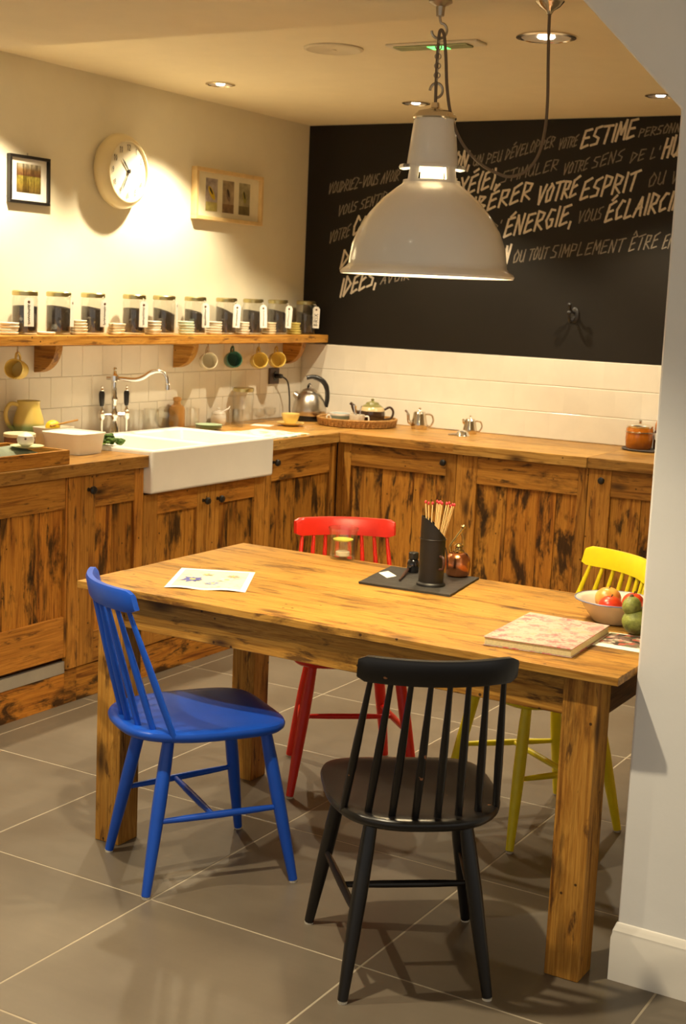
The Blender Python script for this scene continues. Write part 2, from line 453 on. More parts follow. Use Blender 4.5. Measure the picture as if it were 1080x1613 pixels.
door(LEFT, S, -1.645, -1.2225, .135, zt_, .07, .085, .085, .12, [-1.492, -1.425], [(-1.591, .688)])
plinth(LEFT, S, -2.090, -1.2225, .130)
E_ = thing('corner_cabinet', 'wooden cabinet with one black knob between the sink and the corner', 'cabinet')
carcass(LEFT, E_, -1.2215, -.62); filler(LEFT, E_, -1.2215, -1.186, .135, ZD); door(LEFT, E_, -1.186, -.655, .135, ZD, .012, .012, .14, .12, [-1.08, -.95, -.80], [(-1.165, .808)])
filler(LEFT, E_, -.655, -.607, .135, ZD); plinth(LEFT, E_, -1.2215, -.607, .130)
# --- back run
Fc = thing('base_cabinet', 'dark weathered wooden cabinet with a knob at its right, beside the room corner', 'cabinet')
carcass(BACK, Fc, .606, 1.246); filler(BACK, Fc, .607, .640, .135, ZD)
door(BACK, Fc, .640, 1.246, .135, ZD, .042, .056, .105, .12, [.85, 1.02], [(1.186, .819)]); plinth(BACK, Fc, .607, 1.246, .130)
G = thing('base_cabinet', 'widest wooden cabinet of the back row, without a knob, blackened planks', 'cabinet')
carcass(BACK, G, 1.246, 1.887); door(BACK, G, 1.246, 1.887, .135, ZD, .105, .046, .125, .12, [1.50, 1.655, 1.74], []); plinth(BACK, G, 1.246, 1.887, .130)
Hc = thing('base_cabinet', 'wooden cabinet with a black knob at its left, partly behind the near wall', 'cabinet')
carcass(BACK, Hc, 1.887, 2.55); door(BACK, Hc, 1.887, 2.55, .135, ZD, .105, .08, .115, .12, [2.13, 2.30], [(1.955, .815)]); plinth(BACK, Hc, 1.887, 2.55, .130)
Ic = thing('base_cabinet', 'last wooden cabinet of the back row, hidden behind the near wall', 'cabinet')
carcass(BACK, Ic, 2.55, 3.2); door(BACK, Ic, 2.55, 3.2, .135, ZD, .08, .08, .115, .12, [2.78, 2.95], [(2.60, .815)]); plinth(BACK, Ic, 2.55, 3.2, .130)

# --- worktops, boards laid side by side
D_ = .6257
def worktop(name, label, boards):
    t = thing(name, label, 'worktop')
    for (x0, x1, y0, y1, ax, z0) in boards:
        MB().box(x0, x1, y0, y1, z0, ZC - random.random() * .0006).build('plank', wood('top', ax), t, smooth=0, bevel=.002)
    return t
yl0, yl1 = -3.2, -2.0895
worktop('worktop', 'wooden worktop to the left of the sink, carrying the jug and tray',
        [(.003, .20, yl0, yl1, 'y', ZW), (.2006, .41, yl0, yl1, 'y', ZW), (.4106, D_, yl0, yl1, 'y', ZW)])
yr = -1.2225
worktop('worktop', 'wooden worktop running round the room corner, carrying kettle and basket',
        [(.003, .10, yl1 + .001, yr, 'y', ZW), (.003, .20, yr + .0005, -.003, 'y', ZW), (.2006, .41, yr, -.003, 'y', ZW), (.4106, D_, yr, -.003, 'y', ZW),
         (D_ + .0006, 1.236, -.21, -.003, 'x', ZW), (D_ + .0006, 1.236, -.42, -.2106, 'x', ZW), (D_ + .0006, 1.236, -D_, -.4206, 'x', ZW),
         (1.2366, 1.885, -.30, -.003, 'x', ZW), (1.2366, 1.885, -D_ - .006, -.3006, 'x', ZW),
         (1.8856, 3.2, -.28, -.003, 'x', ZW), (1.8856, 3.2, -D_, -.2806, 'x', ZW)])

# ================================================================== SINK
sx0, sx1, sy0, sy1, sz0, sz1 = .1015, .642, -2.088, -1.224, .758, .932
t = thing('farmhouse_sink', 'white ceramic double farmhouse sink with deep front apron', 'sink')
mb = MB()
w = .03; ym = -1.66; zb_ = .80
xs = [sx0, sx0 + w + .02, sx1 - w, sx1]; ys = [sy0, sy0 + w, ym - .018, ym + .018, sy1 - w, sy1]
V = {}
def vid(p):
    p = tuple(round(c, 5) for c in p)
    if p not in V: V[p] = len(mb.v); mb.v.append(p)
    return V[p]
def quad(*ps): mb.f.append(tuple(vid(p) for p in ps))
for i in range(3):
    for j in range(5):
        x0, x1, y0, y1 = xs[i], xs[i + 1], ys[j], ys[j + 1]
        if i == 1 and j in (1, 3):
            e = .018
            X0, X1, Y0, Y1 = x0 + e, x1 - e, y0 + e, y1 - e
            quad((X0, Y0, zb_), (X1, Y0, zb_), (X1, Y1, zb_), (X0, Y1, zb_))
            quad((x0, y0, sz1), (x1, y0, sz1), (X1, Y0, zb_), (X0, Y0, zb_)); quad((x1, y0, sz1), (x1, y1, sz1), (X1, Y1, zb_), (X1, Y0, zb_))
            quad((x1, y1, sz1), (x0, y1, sz1), (X0, Y1, zb_), (X1, Y1, zb_)); quad((x0, y1, sz1), (x0, y0, sz1), (X0, Y0, zb_), (X0, Y1, zb_))
        else: quad((x0, y0, sz1), (x1, y0, sz1), (x1, y1, sz1), (x0, y1, sz1))
        quad((x0, y0, sz0), (x0, y1, sz0), (x1, y1, sz0), (x1, y0, sz0))
for j in range(5):
    quad((sx1, ys[j], sz0), (sx1, ys[j + 1], sz0), (sx1, ys[j + 1], sz1), (sx1, ys[j], sz1)); quad((sx0, ys[j + 1], sz0), (sx0, ys[j], sz0), (sx0, ys[j], sz1), (sx0, ys[j + 1], sz1))
for i in range(3):
    quad((xs[i], sy0, sz0), (xs[i + 1], sy0, sz0), (xs[i + 1], sy0, sz1), (xs[i], sy0, sz1)); quad((xs[i + 1], sy1, sz0), (xs[i], sy1, sz0), (xs[i], sy1, sz1), (xs[i + 1], sy1, sz1))
basin = mb.build('basin', WHITE, t, smooth=40)
bv = basin.modifiers.new('bevel', 'BEVEL'); bv.width = .010; bv.segments = 3; bv.limit_method = 'ANGLE'
for y in ((ys[1] + ys[2]) / 2, (ys[3] + ys[4]) / 2):
    MB().lathe([(0, 0), (.035, 0), (.038, .002), (.03, .003), (.012, .001), (0, .001)], 20).build('drain', CHROME, t, (.36, y, zb_))

# ================================================================== TABLE
TX0, TX1, TY0, TY1 = 1.4842, 3.046, -3.4868, -2.6772
t = thing('dining_table', 'large reclaimed pine dining table in the middle of the room', 'table', ((TX0 + TX1) / 2, (TY0 + TY1) / 2, 0))
cx_, cy_ = (TX0 + TX1) / 2, (TY0 + TY1) / 2; hx, hy = (TX1 - TX0) / 2, (TY1 - TY0) / 2
cuts = [-hy, -hy + .205, -hy + .36, -hy + .53, -hy + .67, hy]
def wavy_plank(x0, x1, y0, y1, z0, z1, wav0=0., n=26):
    b = MB(); rr = random.Random(3); v = []
    for i in range(n + 1):
        x = x0 + (x1 - x0) * i / n
        e = wav0 * (math.sin(i * 1.3) + .6 * math.sin(i * 2.9 + 1) + rr.uniform(-.5, .5))
        ye = y0 + max(0, e)
        v += [(x, ye, z0), (x, ye, z1), (x, y1, z1), (x, y1, z0)]
    ff = []
    for i in range(n):
        k = 4 * i
        for a in range(4): ff.append((k + a, k + (a + 1) % 4, k + 4 + (a + 1) % 4, k + 4 + a))
    ff += [(0, 1, 2, 3), (4 * n + 3, 4 * n + 2, 4 * n + 1, 4 * n)]
    return b.add(v, ff)
for i, (p, q) in enumerate(zip(cuts, cuts[1:])):
    wavy_plank(-hx, hx, p + (.0003 if i else 0), q - .0003, ZT - .020, ZT - (0, .0008, .0003, .0006, 0)[i], .0022 if i == 0 else 0).build('plank', wood('table', 'x'), t, smooth=0, bevel=.0015)
lg, li, lj = .085, .0524, .0315
ap_t, ap_b = ZT - .0205, ZT - .118
for sy in (-1, 1):
    y0 = sy * (hy - lj - .008); y1 = sy * (hy - lj - .033)
    MB().box(-hx + li + lg, hx - li - lg, min(y0, y1), max(y0, y1), ap_b, ap_t).build('apron', wood('tablebase', 'x'), t, smooth=0, bevel=.002)
for sx in (-1, 1):
    x0 = sx * (hx - li + .012 - .012); x1 = sx * (hx - li - .025)
    MB().box(min(x0, x1), max(x0, x1), -hy + lj + lg, hy - lj - lg, ap_b, ap_t).build('apron', wood('dark' if sx > 0 else 'tablebase', 'y'), t, smooth=0, bevel=.002)  # right end apron: dark-stained wood, with its shade put into the colour too
for sx in (-1, 1):
    for sy in (-1, 1):
        xa, xb = sorted((sx * (hx - li), sx * (hx - li - lg))); ya, yb = sorted((sy * (hy - lj), sy * (hy - lj - lg)))
        MB().box(xa, xb, ya, yb, 0, ap_t).build('leg', wood('tablebase', 'z'), t, smooth=0, bevel=.0025)

# ================================================================== CHAIRS
def paint(name, col, chips=False, rough=.35):
    m, nt, b = newmat(name)
    v = ocoord(nt, (1, 1, 1), False)
    n1 = noise(nt, v, 7, 4); r1 = ramp(nt, [(.3, tuple(c * .88 for c in col) + (1,)), (.7, tuple(min(1, c * 1.08) for c in col) + (1,))]); nt.links.new(n1, r1.inputs[0])
    c = r1.outputs[0]
    if chips:
        n2 = noise(nt, v, 38, 3, .5); r2 = ramp(nt, [(.735, (0, 0, 0, 1)), (.75, (1, 1, 1, 1))]); nt.links.new(n2, r2.inputs[0])
        c = mixc(nt, c, (.30, .12, .05, 1), r2.outputs[0])
    nt.links.new(c, b.inputs['Base Color']); b.inputs['Roughness'].default_value = rough; b.inputs['Specular IOR Level'].default_value = .4
    return m
def seat_mesh(zt=.44, th=.027):
    n = 56; rings = []
    def outline(a, s):
        # squarish front, rounded rear
        c, sn = math.cos(a), math.sin(a)
        e = 2 / 5.0 if sn > 0 else 2 / 2.7
        x = .203 * math.copysign(abs(c) ** e, c); y = (.195 if sn > 0 else .245) * math.copysign(abs(sn) ** (2 / 4.2 if sn > 0 else 2 / 2.4), sn)
        if sn > 0: x *= 1 - .02 * sn
        return x * s, y * s
    def dish(s, x, y):   # shallow hollow
        return -.010 * max(0, 1 - (s / .85) ** 2)
    b = MB()
    levels = [(0., 0), (.35, 0), (.6, 0), (.8, 0), (.93, 0), (.985, -.003), (1., -.010), (.992, -.019), (.955, -th), (.6, -th), (0., -th)]
    rows = []
    for (s, dz) in levels:
        if s == 0: rows.append([len(b.v)]); b.v.append((0, 0, zt + dz + (dish(0, 0, 0) if dz == 0 else 0))); continue
        row = []
        for i in range(n):
            x, y = outline(2 * PI * i / n, s); row.append(len(b.v)); b.v.append((x, y, zt + dz + (dish(s, x, y) if dz == 0 else 0)))
        rows.append(row)
    for A_, B_ in zip(rows, rows[1:]):
        for i in range(n):
            j = (i + 1) % n
            if len(A_) == 1: b.f.append((A_[0], B_[i], B_[j]))
            elif len(B_) == 1: b.f.append((A_[i], B_[0], A_[j]))
            else: b.f.append((A_[i], B_[i], B_[j], A_[j]))
    return b
def crest_mesh():
    n = 22; b = MB(); z0, z1 = .757, .815
    for i in range(n + 1):
        u = -1 + 2 * i / n; x = .170 * u; y = -.297 + .050 * u * u
        tx, ty = .176, .096 * u; L_ = math.hypot(tx, ty); nx, ny = -ty / L_, tx / L_
        end = 1 - .28 * max(0, (abs(u) - .88) / .12) ** 2
        zc = (z0 + z1) / 2; hh = (z1 - z0) / 2 * end; tt = .012 * (1 - .25 * max(0, (abs(u) - .9) / .1))
        for (a, c) in ((1, -1), (1, -.75), (1, .7), (.6, 1), (-.6, 1), (-1, .7), (-1, -.75), (-.8, -1)):
            b.v.append((x + nx * tt * a, y + ny * tt * a - (c * .006), zc + hh * c))
    m = 8
    for i in range(n):
        for j in range(m): b.f.append((i * m + j, i * m + (j + 1) % m, (i + 1) * m + (j + 1) % m, (i + 1) * m + j))
    b.f += [tuple(range(m)), tuple(n * m + j for j in range(m))]
    return b
def chair(label, mat, loc, yaw):
    t = thing('spindle_chair', label, 'chair', (loc[0], loc[1], 0), yaw, 'painted spindle-back chairs at the table')
    seat_mesh().build('seat', mat, t, smooth=50)
    crest_mesh().build('top_rail', mat, t, smooth=50)
    for k in range(8):
        u = -1 + 2 * k / 7
        p0 = Vector((.174 * u, -.212 + .075 * u * u, .428)); p1 = Vector((.144 * u, -.292 + .036 * u * u, .764))
        pts = [p0.lerp(p1, q) for q in (0, .15, .35, .55, .8, 1)]
        MB().tube(pts, [.0085, .0088, .0098, .0092, .0072, .006], 8).build('spindle', mat, t, smooth=60)
    def leg(fx, fy, tx, ty):
        p0 = Vector((tx, ty, .420)); p1 = Vector((fx, fy, .006))
        MB().tube([p0.lerp(p1, q) for q in (0, .2, .45, .7, 1)], [.0150, .0178, .0185, .0162, .0120], 10).build('leg', mat, t, smooth=60)
        MB().lathe([(0, 0), (.011, 0), (.012, .006), (0, .006)], 10).build('foot_glide', plain('felt', (.6, .55, .45, 1), .9), t, (fx, fy, 0))
        return p0, p1
    L = {}
    for s in (-1, 1):
        L[s, 1] = leg(s * .2, .2, s * .135, .13); L[s, -1] = leg(s * .165, -.2, s * .105, -.125)
    mid = {}
    for s in (-1, 1):
        a = L[s, 1][0].lerp(L[s, 1][1], .52); c = L[s, -1][0].lerp(L[s, -1][1], .55)
        MB().tube([a, a.lerp(c, .25), a.lerp(c, .5), a.lerp(c, .75), c], [.007, .0095, .0105, .0095, .007], 8).build('stretcher', mat, t, smooth=60)
        mid[s] = a.lerp(c, .55)
    a, c = mid[-1], mid[1]
    MB().tube([a, a.lerp(c, .3), a.lerp(c, .7), c], [.007, .0095, .0095, .007], 8).build('stretcher', mat, t, smooth=60)
    return t
R_ = math.radians
chair('bright blue painted wooden spindle chair, seat tucked under the table end', paint('blue_paint', (.007, .075, .50)), (1.873, -3.423), R_(-33.6))
chair('black painted wooden spindle chair with chipped paint, nearest the spectator', paint('black_paint', (.009, .0075, .007), True, .30), (2.598, -3.59), R_(37.6))
chair('red painted wooden spindle chair on the far side of the table', paint('red_paint', (.72, .024, .010)), (1.839, -2.563), R_(-142.2))
chair('yellow painted wooden spindle chair, partly hidden by the near wall', paint('yellow_paint', (.84, .70, .012)), (2.497, -2.554), R_(-214.85))

# ================================================================== LETTERING (hand-drawn strokes)
GL = {
 'A': [[(0, 0), (.55, 1), (.8, 0)], [(.15, .38), (.8, .42)]], 'B': [[(.1, 0), (.1, 1), (.7, .85), (.15, .55), (.85, .3), (.1, 0)]],
 'C': [[(.85, .85), (.5, 1), (.1, .55), (.25, .05), (.85, .15)]], 'D': [[(.1, 0), (.15, 1), (.9, .6), (.1, 0)]],
 'E': [[(.9, 1), (.2, .92), (.1, 0), (.85, .1)], [(.15, .5), (.75, .58)]], 'F': [[(.9, 1), (.2, .95), (.1, 0)], [(.15, .5), (.7, .56)]],
 'G': [[(.85, .9), (.4, 1), (.1, .4), (.4, 0), (.8, .1), (.8, .45), (.5, .45)]], 'H': [[(.1, 0), (.15, 1)], [(.8, 0), (.85, 1)], [(.1, .5), (.85, .55)]],
 'I': [[(.5, 0), (.5, 1)]], 'L': [[(.2, 1), (.1, 0), (.8, .08)]], 'M': [[(.05, 0), (.15, 1), (.5, .3), (.85, 1), (.95, 0)]],
 'N': [[(.1, 0), (.15, 1), (.75, 0), (.85, 1)]], 'O': [[(.5, 1), (.1, .6), (.2, .05), (.7, .1), (.9, .7), (.45, 1)]],
 'P': [[(.1, 0), (.15, 1), (.85, .85), (.75, .5), (.15, .42)]], 'R': [[(.1, 0), (.15, 1), (.85, .85), (.7, .52), (.15, .45), (.9, 0)]],
 'S': [[(.9, .95), (.3, .9), (.15, .6), (.75, .4), (.7, .08), (.05, .05)]], 'T': [[(0, .92), (1, 1)], [(.55, .95), (.45, 0)]],
 'U': [[(.1, 1), (.15, .15), (.5, 0), (.8, .2), (.85, 1)], [(.83, .4), (.9, 0)]], 'V': [[(.05, 1), (.35, 0), (.9, 1)]],
 'X': [[(.1, 0), (.9, 1)], [(.1, 1), (.9, 0)]], 'Z': [[(.1, 1), (.9, .95), (.1, 0), (.9, .08)]], "'": [[(.5, 1.05), (.4, .75)]],
 ',': [[(.4, .08), (.25, -.25)]], '(': [[(.7, 1.1), (.35, .5), (.6, -.1)]], ')': [[(.3, 1.1), (.65, .5), (.35, -.1)]], '-': [[(.1, .45), (.8, .5)]],
 'É': [[(.9, .95), (.2, .9), (.1, 0), (.85, .1)], [(.15, .48), (.75, .55)], [(.35, 1.1), (.8, 1.3)]],
 'Ê': [[(.9, .95), (.2, .9), (.1, 0), (.85, .1)], [(.15, .48), (.75, .55)], [(.25, 1.1), (.5, 1.3), (.75, 1.1)]],
 ' ': [], '1': [[(.3, .8), (.55, 1), (.55, 0)]], '2': [[(.15, .8), (.5, 1), (.85, .75), (.15, 0), (.9, 0)]], '3': [[(.15, .95), (.8, .9), (.45, .55), (.85, .3), (.5, 0), (.1, .1)]],
 '4': [[(.7, 0), (.7, 1), (.1, .35), (.95, .35)]], '5': [[(.85, 1), (.25, 1), (.2, .55), (.7, .6), (.85, .25), (.5, 0), (.12, .1)]],
 '6': [[(.75, 1), (.3, .6), (.15, .25), (.5, 0), (.85, .25), (.55, .5), (.2, .35)]], '7': [[(.1, 1), (.9, 1), (.4, 0)]],
 '8': [[(.5, .55), (.15, .8), (.5, 1), (.85, .8), (.5, .55), (.12, .25), (.5, 0), (.88, .25), (.5, .55)]], '9': [[(.8, .65), (.45, .5), (.15, .75), (.5, 1), (.82, .75), (.7, .3), (.35, 0)]],
 '0': [[(.5, 1), (.12, .5), (.5, 0), (.88, .5), (.5, 1)]]}
def lettering(text, o, xd, up, thick, nrm, shear=.0, jit=0., gap=.12):
    """ribbon strokes of a word; o origin, xd whole-word vector, up cap-height vector"""
    o, xd, up, nrm = Vector(o), Vector(xd), Vector(up), Vector(nrm).normalized()
    rr = random.Random(text); b = MB(); wts = [.45 if c in "I',()" else (.55 if c == ' ' else 1.) for c in text]; tot = sum(wts); x = 0; k = 0
    for c, wt in zip(text, wts):
        for st in GL[c]:
            P = [o + xd * ((x + wt * (gap / 2 + (1 - gap) * p[0])) / tot) + up * (p[1] * (1 + rr.uniform(-jit, jit))) + xd.normalized() * (up.length * shear * p[1]) for p in st]
            for a, e in zip(P, P[1:]):
                dv = (e - a)
                if dv.length < 1e-6: continue
                dv.normalize(); s = dv.cross(nrm) * thick / 2; a2 = a - dv * thick * .35; e2 = e + dv * thick * .35
                h = nrm * (k % 9) * .00002; k += 1
                b.add([a2 - s + h, e2 - s + h, e2 + s + h, a2 + s + h], [(0, 1, 2, 3)])
        x += wt
    return b

# ------------------------------------------------------------------ chalkboard
def chalk_mat():
    m, nt, b = newmat('chalkboard_paint')
    v = ocoord(nt, (1, 1, 1), False); n1 = noise(nt, v, 3, 6)
    r1 = ramp(nt, [(.3, (.0085, .0062, .004, 1)), (.7, (.012, .009, .006, 1))]); nt.links.new(n1, r1.inputs[0]); nt.links.new(r1.outputs[0], b.inputs['Base Color'])
    b.inputs['Roughness'].default_value = .60; b.inputs['Specular IOR Level'].default_value = .28
    return m
def chalk(name, col, lo):
    m, nt, b = newmat(name); v = ocoord(nt, (1, 1, 1), False)
    n1 = noise(nt, v, 90, 4, .7); r1 = ramp(nt, [(.35, tuple(c * lo for c in col) + (1,)), (.6, tuple(col) + (1,))]); nt.links.new(n1, r1.inputs[0]); nt.links.new(r1.outputs[0], b.inputs['Base Color'])
    b.inputs['Roughness'].default_value = .9; return m
CHALK_B = chalk('chalk_bold', (.66, .58, .46), .75); CHALK_T = chalk('chalk_thin', (.24, .20, .15), .5)
zcb = ZC + 3 * TP + .003
cb = MB().box(.002, 3.3, -.006, -.0005, zcb, H - .002).build('chalkboard', chalk_mat(), smooth=0)
tag(cb, 'large black chalkboard covered in slanting French handwriting on the back wall', 'chalkboard')
words = [  # text, start px, end px, cap height px, bold
 ('VOUDRIEZ-VOUS AVOIR', (516, 306), (628, 284), 16, 0), ('PASSION,', (655, 278), (741, 262), 24, 1), ('UN PEU', (743, 262), (789, 254), 15, 0), ('DÉVELOPPER', (794, 252), (872, 231), 16, 0),
 ('VOTRE', (878, 236), (908, 230), 16, 0), ('ESTIME', (912, 234), (1000, 216), 26, 1), ('PERSONNELLE', (1004, 216), (1110, 202), 13, 0),
 ('VOUS SENTIR', (531, 341), (608, 318), 15, 0), ('RELAXÉ(E),', (660, 325), (785, 292), 25, 1), ('STIMULER', (787, 289), (878, 267), 17, 0), ('VOTRE', (885, 276), (925, 267), 17, 0),
 ('SENS', (930, 266), (981, 253), 17, 0), ('DE', (990, 257), (1015, 251), 16, 0), ("L'", (1022, 251), (1038, 247), 16, 0), ('HUMOUR', (1040, 250), (1125, 234), 29, 1),
 ('VOTRE', (517, 384), (550, 372), 17, 0), ('CONFIANCE', (553, 372), (650, 350), 26, 1), ('LIBÉRER', (722, 343), (836, 313), 25, 1), ('VOTRE', (843, 323), (908, 308), 27, 1),
 ('ESPRIT', (911, 315), (1002, 299), 28, 1), ('OU', (1018, 296), (1046, 289), 19, 0), ('VOUS', (1055, 290), (1100, 281), 18, 0),
 ('DÉBORDER', (534, 424), (640, 398), 25, 1), ("D'", (770, 369), (789, 364), 16, 0), ('ÉNERGIE,', (791, 374), (902, 351), 27, 1), ('VOUS', (908, 352), (947, 345), 18, 0), ('ÉCLAIRCIR', (950, 350), (1072, 328), 28, 1),
 ('IDÉES,', (533, 469), (594, 447), 26, 1), ('AVOIR', (598, 448), (645, 440), 13, 0), ('BON', (770, 419), (800, 414), 26, 1), ('OU', (806, 415), (825, 412), 18, 0), ('TOUT', (830, 411), (861, 407), 18, 0),
 ('SIMPLEMENT', (865, 407), (981, 396), 19, 0), ('ÊTRE', (988, 396), (1035, 390), 21, 0), ('EN FORME', (1041, 392), (1110, 386), 21, 0)]
for (tx, p0, p1, hpx, bold) in words:
    a = at(*p0, y=-.0068); e = at(*p1, y=-.0068); hh = hpx / ppm(a) * 1.02
    lettering(tx, a, e - a, (0, 0, hh), .0108 if bold else .0058, (0, -1, 0), .22, .08).build('handwriting', CHALK_B if bold else CHALK_T, cb, smooth=0)

# ------------------------------------------------------------------ black hook on the chalkboard
p = at(905, 497, y=-.006)
t = thing('wall_hook', 'small black iron coat hook fixed on the chalkboard', 'hook', p)
MB().ball((0, -.006, .002), .022, .007, .038).build('back_plate', BLACKM, t)
MB().tube(spline([(0, -.008, -.008), (0, -.045, -.03), (0, -.070, -.018), (0, -.078, .008)]), .008, 8).build('lower_prong', BLACKM, t)
MB().tube(spline([(0, -.008, .012), (0, -.05, .020), (0, -.075, .045)]), .007, 8).build('upper_prong', BLACKM, t)
MB().ball((0, -.078, .012), .012).ball((0, -.078, .05), .011).build('knob', BLACKM, t)

# ================================================================== PENDANT LAMP
ENAMEL = plain('white_enamel', (.84, .80, .73, 1), .16, var=.02, coat=.3)
LX, LY, LZ = 2.338, -3.13, 1.618
pl = thing('pendant_lamp', 'large white enamel industrial pendant lamp hanging on a chain above the table', 'lamp', (LX, LY, LZ))
outer = [(.223, 0), (.226, .006), (.222, .012), (.212, .018), (.205, .026), (.204, .036), (.198, .076), (.182, .117), (.157, .156), (.124, .194), (.090, .222), (.076, .232), (.073, .238)]
inner = [(rr - .005, z + .001) for rr, z in reversed(outer[4:])] + [(.205, .016), (.219, .001)]
MB().lathe(outer + inner + [outer[0]], 64).build('shade', ENAMEL, pl, smooth=50)
a_w = math.atan2(CAM_O.y - LY, CAM_O.x - LX) + .02
mb = MB(); hw = R_(31)
for k in range(4):
    c0 = a_w + k * PI / 2 + hw; c1 = a_w + (k + 1) * PI / 2 - hw
    mb.lathe([(.070, .236), (.073, .236), (.067, .276), (.064, .276), (.070, .236)], 6, a0=c0, a1=c1)
mb.lathe([(.070, .234), (.0745, .234), (.0735, .242), (.069, .242), (.070, .234)], 48)
mb.build('vent_ring', ENAMEL, pl, smooth=40)
mb = MB()
for k in range(4):
    c0 = a_w + k * PI / 2
    mb.lathe([(.064, .272), (.084, .270), (.086, .274), (.084, .279), (.064, .280), (.064, .272)], 8, a0=c0 - hw * .95, a1=c0 + hw * .95)
mb.build('vent_hood', ENAMEL, pl, smooth=40)
MB().lathe([(.0655, .276), (.066, .282), (.053, .392), (.050, .398), (.046, .398), (.049, .388), (.061, .280), (.0655, .276)], 48).build('neck', ENAMEL, pl, smooth=50)
MB().lathe([(.054, .394), (.056, .398), (.054, .404), (.044, .414), (.02, .420), (.012, .424), (.010, .436), (0, .436)], 36).build('cap', SILVER, pl)
MB().lathe([(0, .19), (.028, .19), (.03, .2), (.030, .30), (.02, .31), (0, .31)], 20).build('lamp_holder', plain('porcelain', (.85, .8, .7, 1), .3), pl)
BULB = emit('bulb_glow', (1, .80, .50), 30)
MB().ball((0, 0, .15), .032, .032, .044, 20, 14).build('bulb', BULB, pl)
METAL = plain('dull_metal', (.45, .40, .32, 1), .35, 1.0)
zt2 = HS - LZ
mb = MB(); mb.lathe([(0, zt2), (.028, zt2), (.03, zt2 - .012), (.012, zt2 - .022), (.010, zt2 - .045), (0, zt2 - .045)], 20)
hkz = zt2 - .080
pts = [(0, 0, zt2 - .040), (0, 0, hkz + .030)] + [Vector(CAM_R[0]) * (.019 * math.sin(a)) + Vector((0, 0, hkz + .019 * math.cos(a))) for a in [R_(x) for x in range(10, 290, 20)]]
mb.tube(spline(pts, 3), .0035, 8); mb.build('ceiling_hook', METAL, pl)
mb = MB(); ctop = hkz - .022; cbot = .486; nl = 9
for k in range(nl):
    z = ctop + (cbot - ctop) * (k + .5) / nl
    tmp = MB().torus((0, 0, 0), .0075, .0018, 'x', 14, 6, 1, 1.0)
    s_ = (ctop - cbot) / nl / 2 / .0075 * 1.18
    M = Matrix.Translation((0, 0, z)) @ Matrix.Rotation(R_(32 + 90 * (k % 2)), 4, 'Z') @ Matrix.Diagonal((1, 1, s_, 1))
    tmp.xform(M); mb.add(tmp.v, tmp.f)
mb.build('chain', METAL, pl)
pts = [(0, 0, .432), (0, 0, .445)] + [Vector(CAM_R[0]) * (.016 * math.sin(a)) + Vector((0, 0, .466 + .018 * -math.cos(a))) for a in [R_(x) for x in range(10, 290, 20)]]
MB().tube(spline(pts, 3), .0035, 8).build('shade_hook', METAL, pl)
CABLE = plain('cable_brown', (.16, .11, .065, 1), .6)
cp = [(685, 183), (687, 120), (690, 70), (693, 48), (699, 55), (702, 90), (704, 140), (711, 185), (728, 226), (755, 257), (785, 274), (806, 278), (830, 268), (848, 243), (858, 205), (862, 160), (863, 100), (864, 50), (865, 14)]
RX = at(866, 6, z=HS - .012)
ends = (LY, RX.y); W3 = []
for i, q in enumerate(cp):
    tt = min(1, max(0, (q[0] - 700) / 160)); W3.append(at(*q, y=LY - .004 + (RX.y - LY) * tt) - Vector((LX, LY, LZ)))
W3[-1] = RX + Vector((0, 0, -.01)) - Vector((LX, LY, LZ))
MB().tube(spline(W3, 5), .0042, 8).build('cable', CABLE, pl)
MB().lathe([(0, 0), (.036, 0), (.036, -.006), (.026, -.018), (.010, -.028), (.006, -.036), (0, -.036)], 24).build('cable_rose', SILVER, pl, (RX.x - LX, RX.y - LY, HS - LZ - .001))
lamp('pendant_light', 'POINT', (0, 0, .075), 15, (1, .80, .48), .03, parent=pl)

# ================================================================== CEILING FIXTURES
def downlight(label, px, rad, power, angle=108, aim=(0, 0, -1), xyz=None, ceil=H, blend=.4):
    c = xyz if xyz else at(*px, z=ceil)
    t = thing('ceiling_downlight', label, 'downlight', (c[0], c[1], ceil), 0, 'recessed ceiling downlights')
    MB().lathe([(rad, -.0005), (rad * 1.0, -.004), (rad * .86, -.007), (rad * .82, -.004), (rad * .80, -.0005)], 32).build('trim_ring', SILVER, t)
    MB().lathe([(rad * .82, -.004), (rad * .6, -.0015), (rad * .3, -.0008), (0, -.0008)], 28).build('reflector', plain('satin_reflector', (.86, .82, .74, 1), .35, .85), t)
    MB().lathe([(0, -.006), (rad * .26, -.005), (rad * .30, -.001), (0, -.001)], 16).build('bulb', emit('downlight_glow', (1, .86, .62), 22), t)
    lamp('downlight_lamp', 'SPOT', (0, 0, -.015), power, WARM, .025, aim=Vector((0, 0, -.015)) + Vector(aim), angle=angle, blend=blend, parent=t)
    return t
downlight('small round chrome downlight near the left wall, above the bird pictures', (347, 132), .064, 64)
downlight('small round chrome downlight seen just left of the pendant lamp chain', (655, 162), .064, 46)
downlight('small round chrome downlight at the far right, beside the near wall', (1040, 150), .064, 46)
downlight('large round chrome downlight seen behind the pendant lamp cable', (860, 58), .10, 40, 100)
downlight('small downlight near the left wall, hidden by the lower ceiling', None, .064, 64, xyz=(.38, -2.42, H))
for (x, y, pw, lb) in ((2.35, -4.25, 75, 'front ceiling downlight above the spectator side of the black chair'), (1.25, -4.55, 55, 'front ceiling downlight towards the left wall'),):
    downlight(lb, None, .07, pw, 110, xyz=(x, y, HS), ceil=HS, blend=.5)
p = at(525, 76, z=H)
t = thing('ceiling_speaker', 'flat round cream speaker cover in the ceiling', 'speaker', (p.x, p.y, H))
spk = plain('speaker_grille', (.74, .67, .5, 1), .7)
MB().lathe([(.108, 0), (.108, -.005), (.098, -.008), (.095, -.006), (0, -.0055)], 40).build('cover', spk, t)
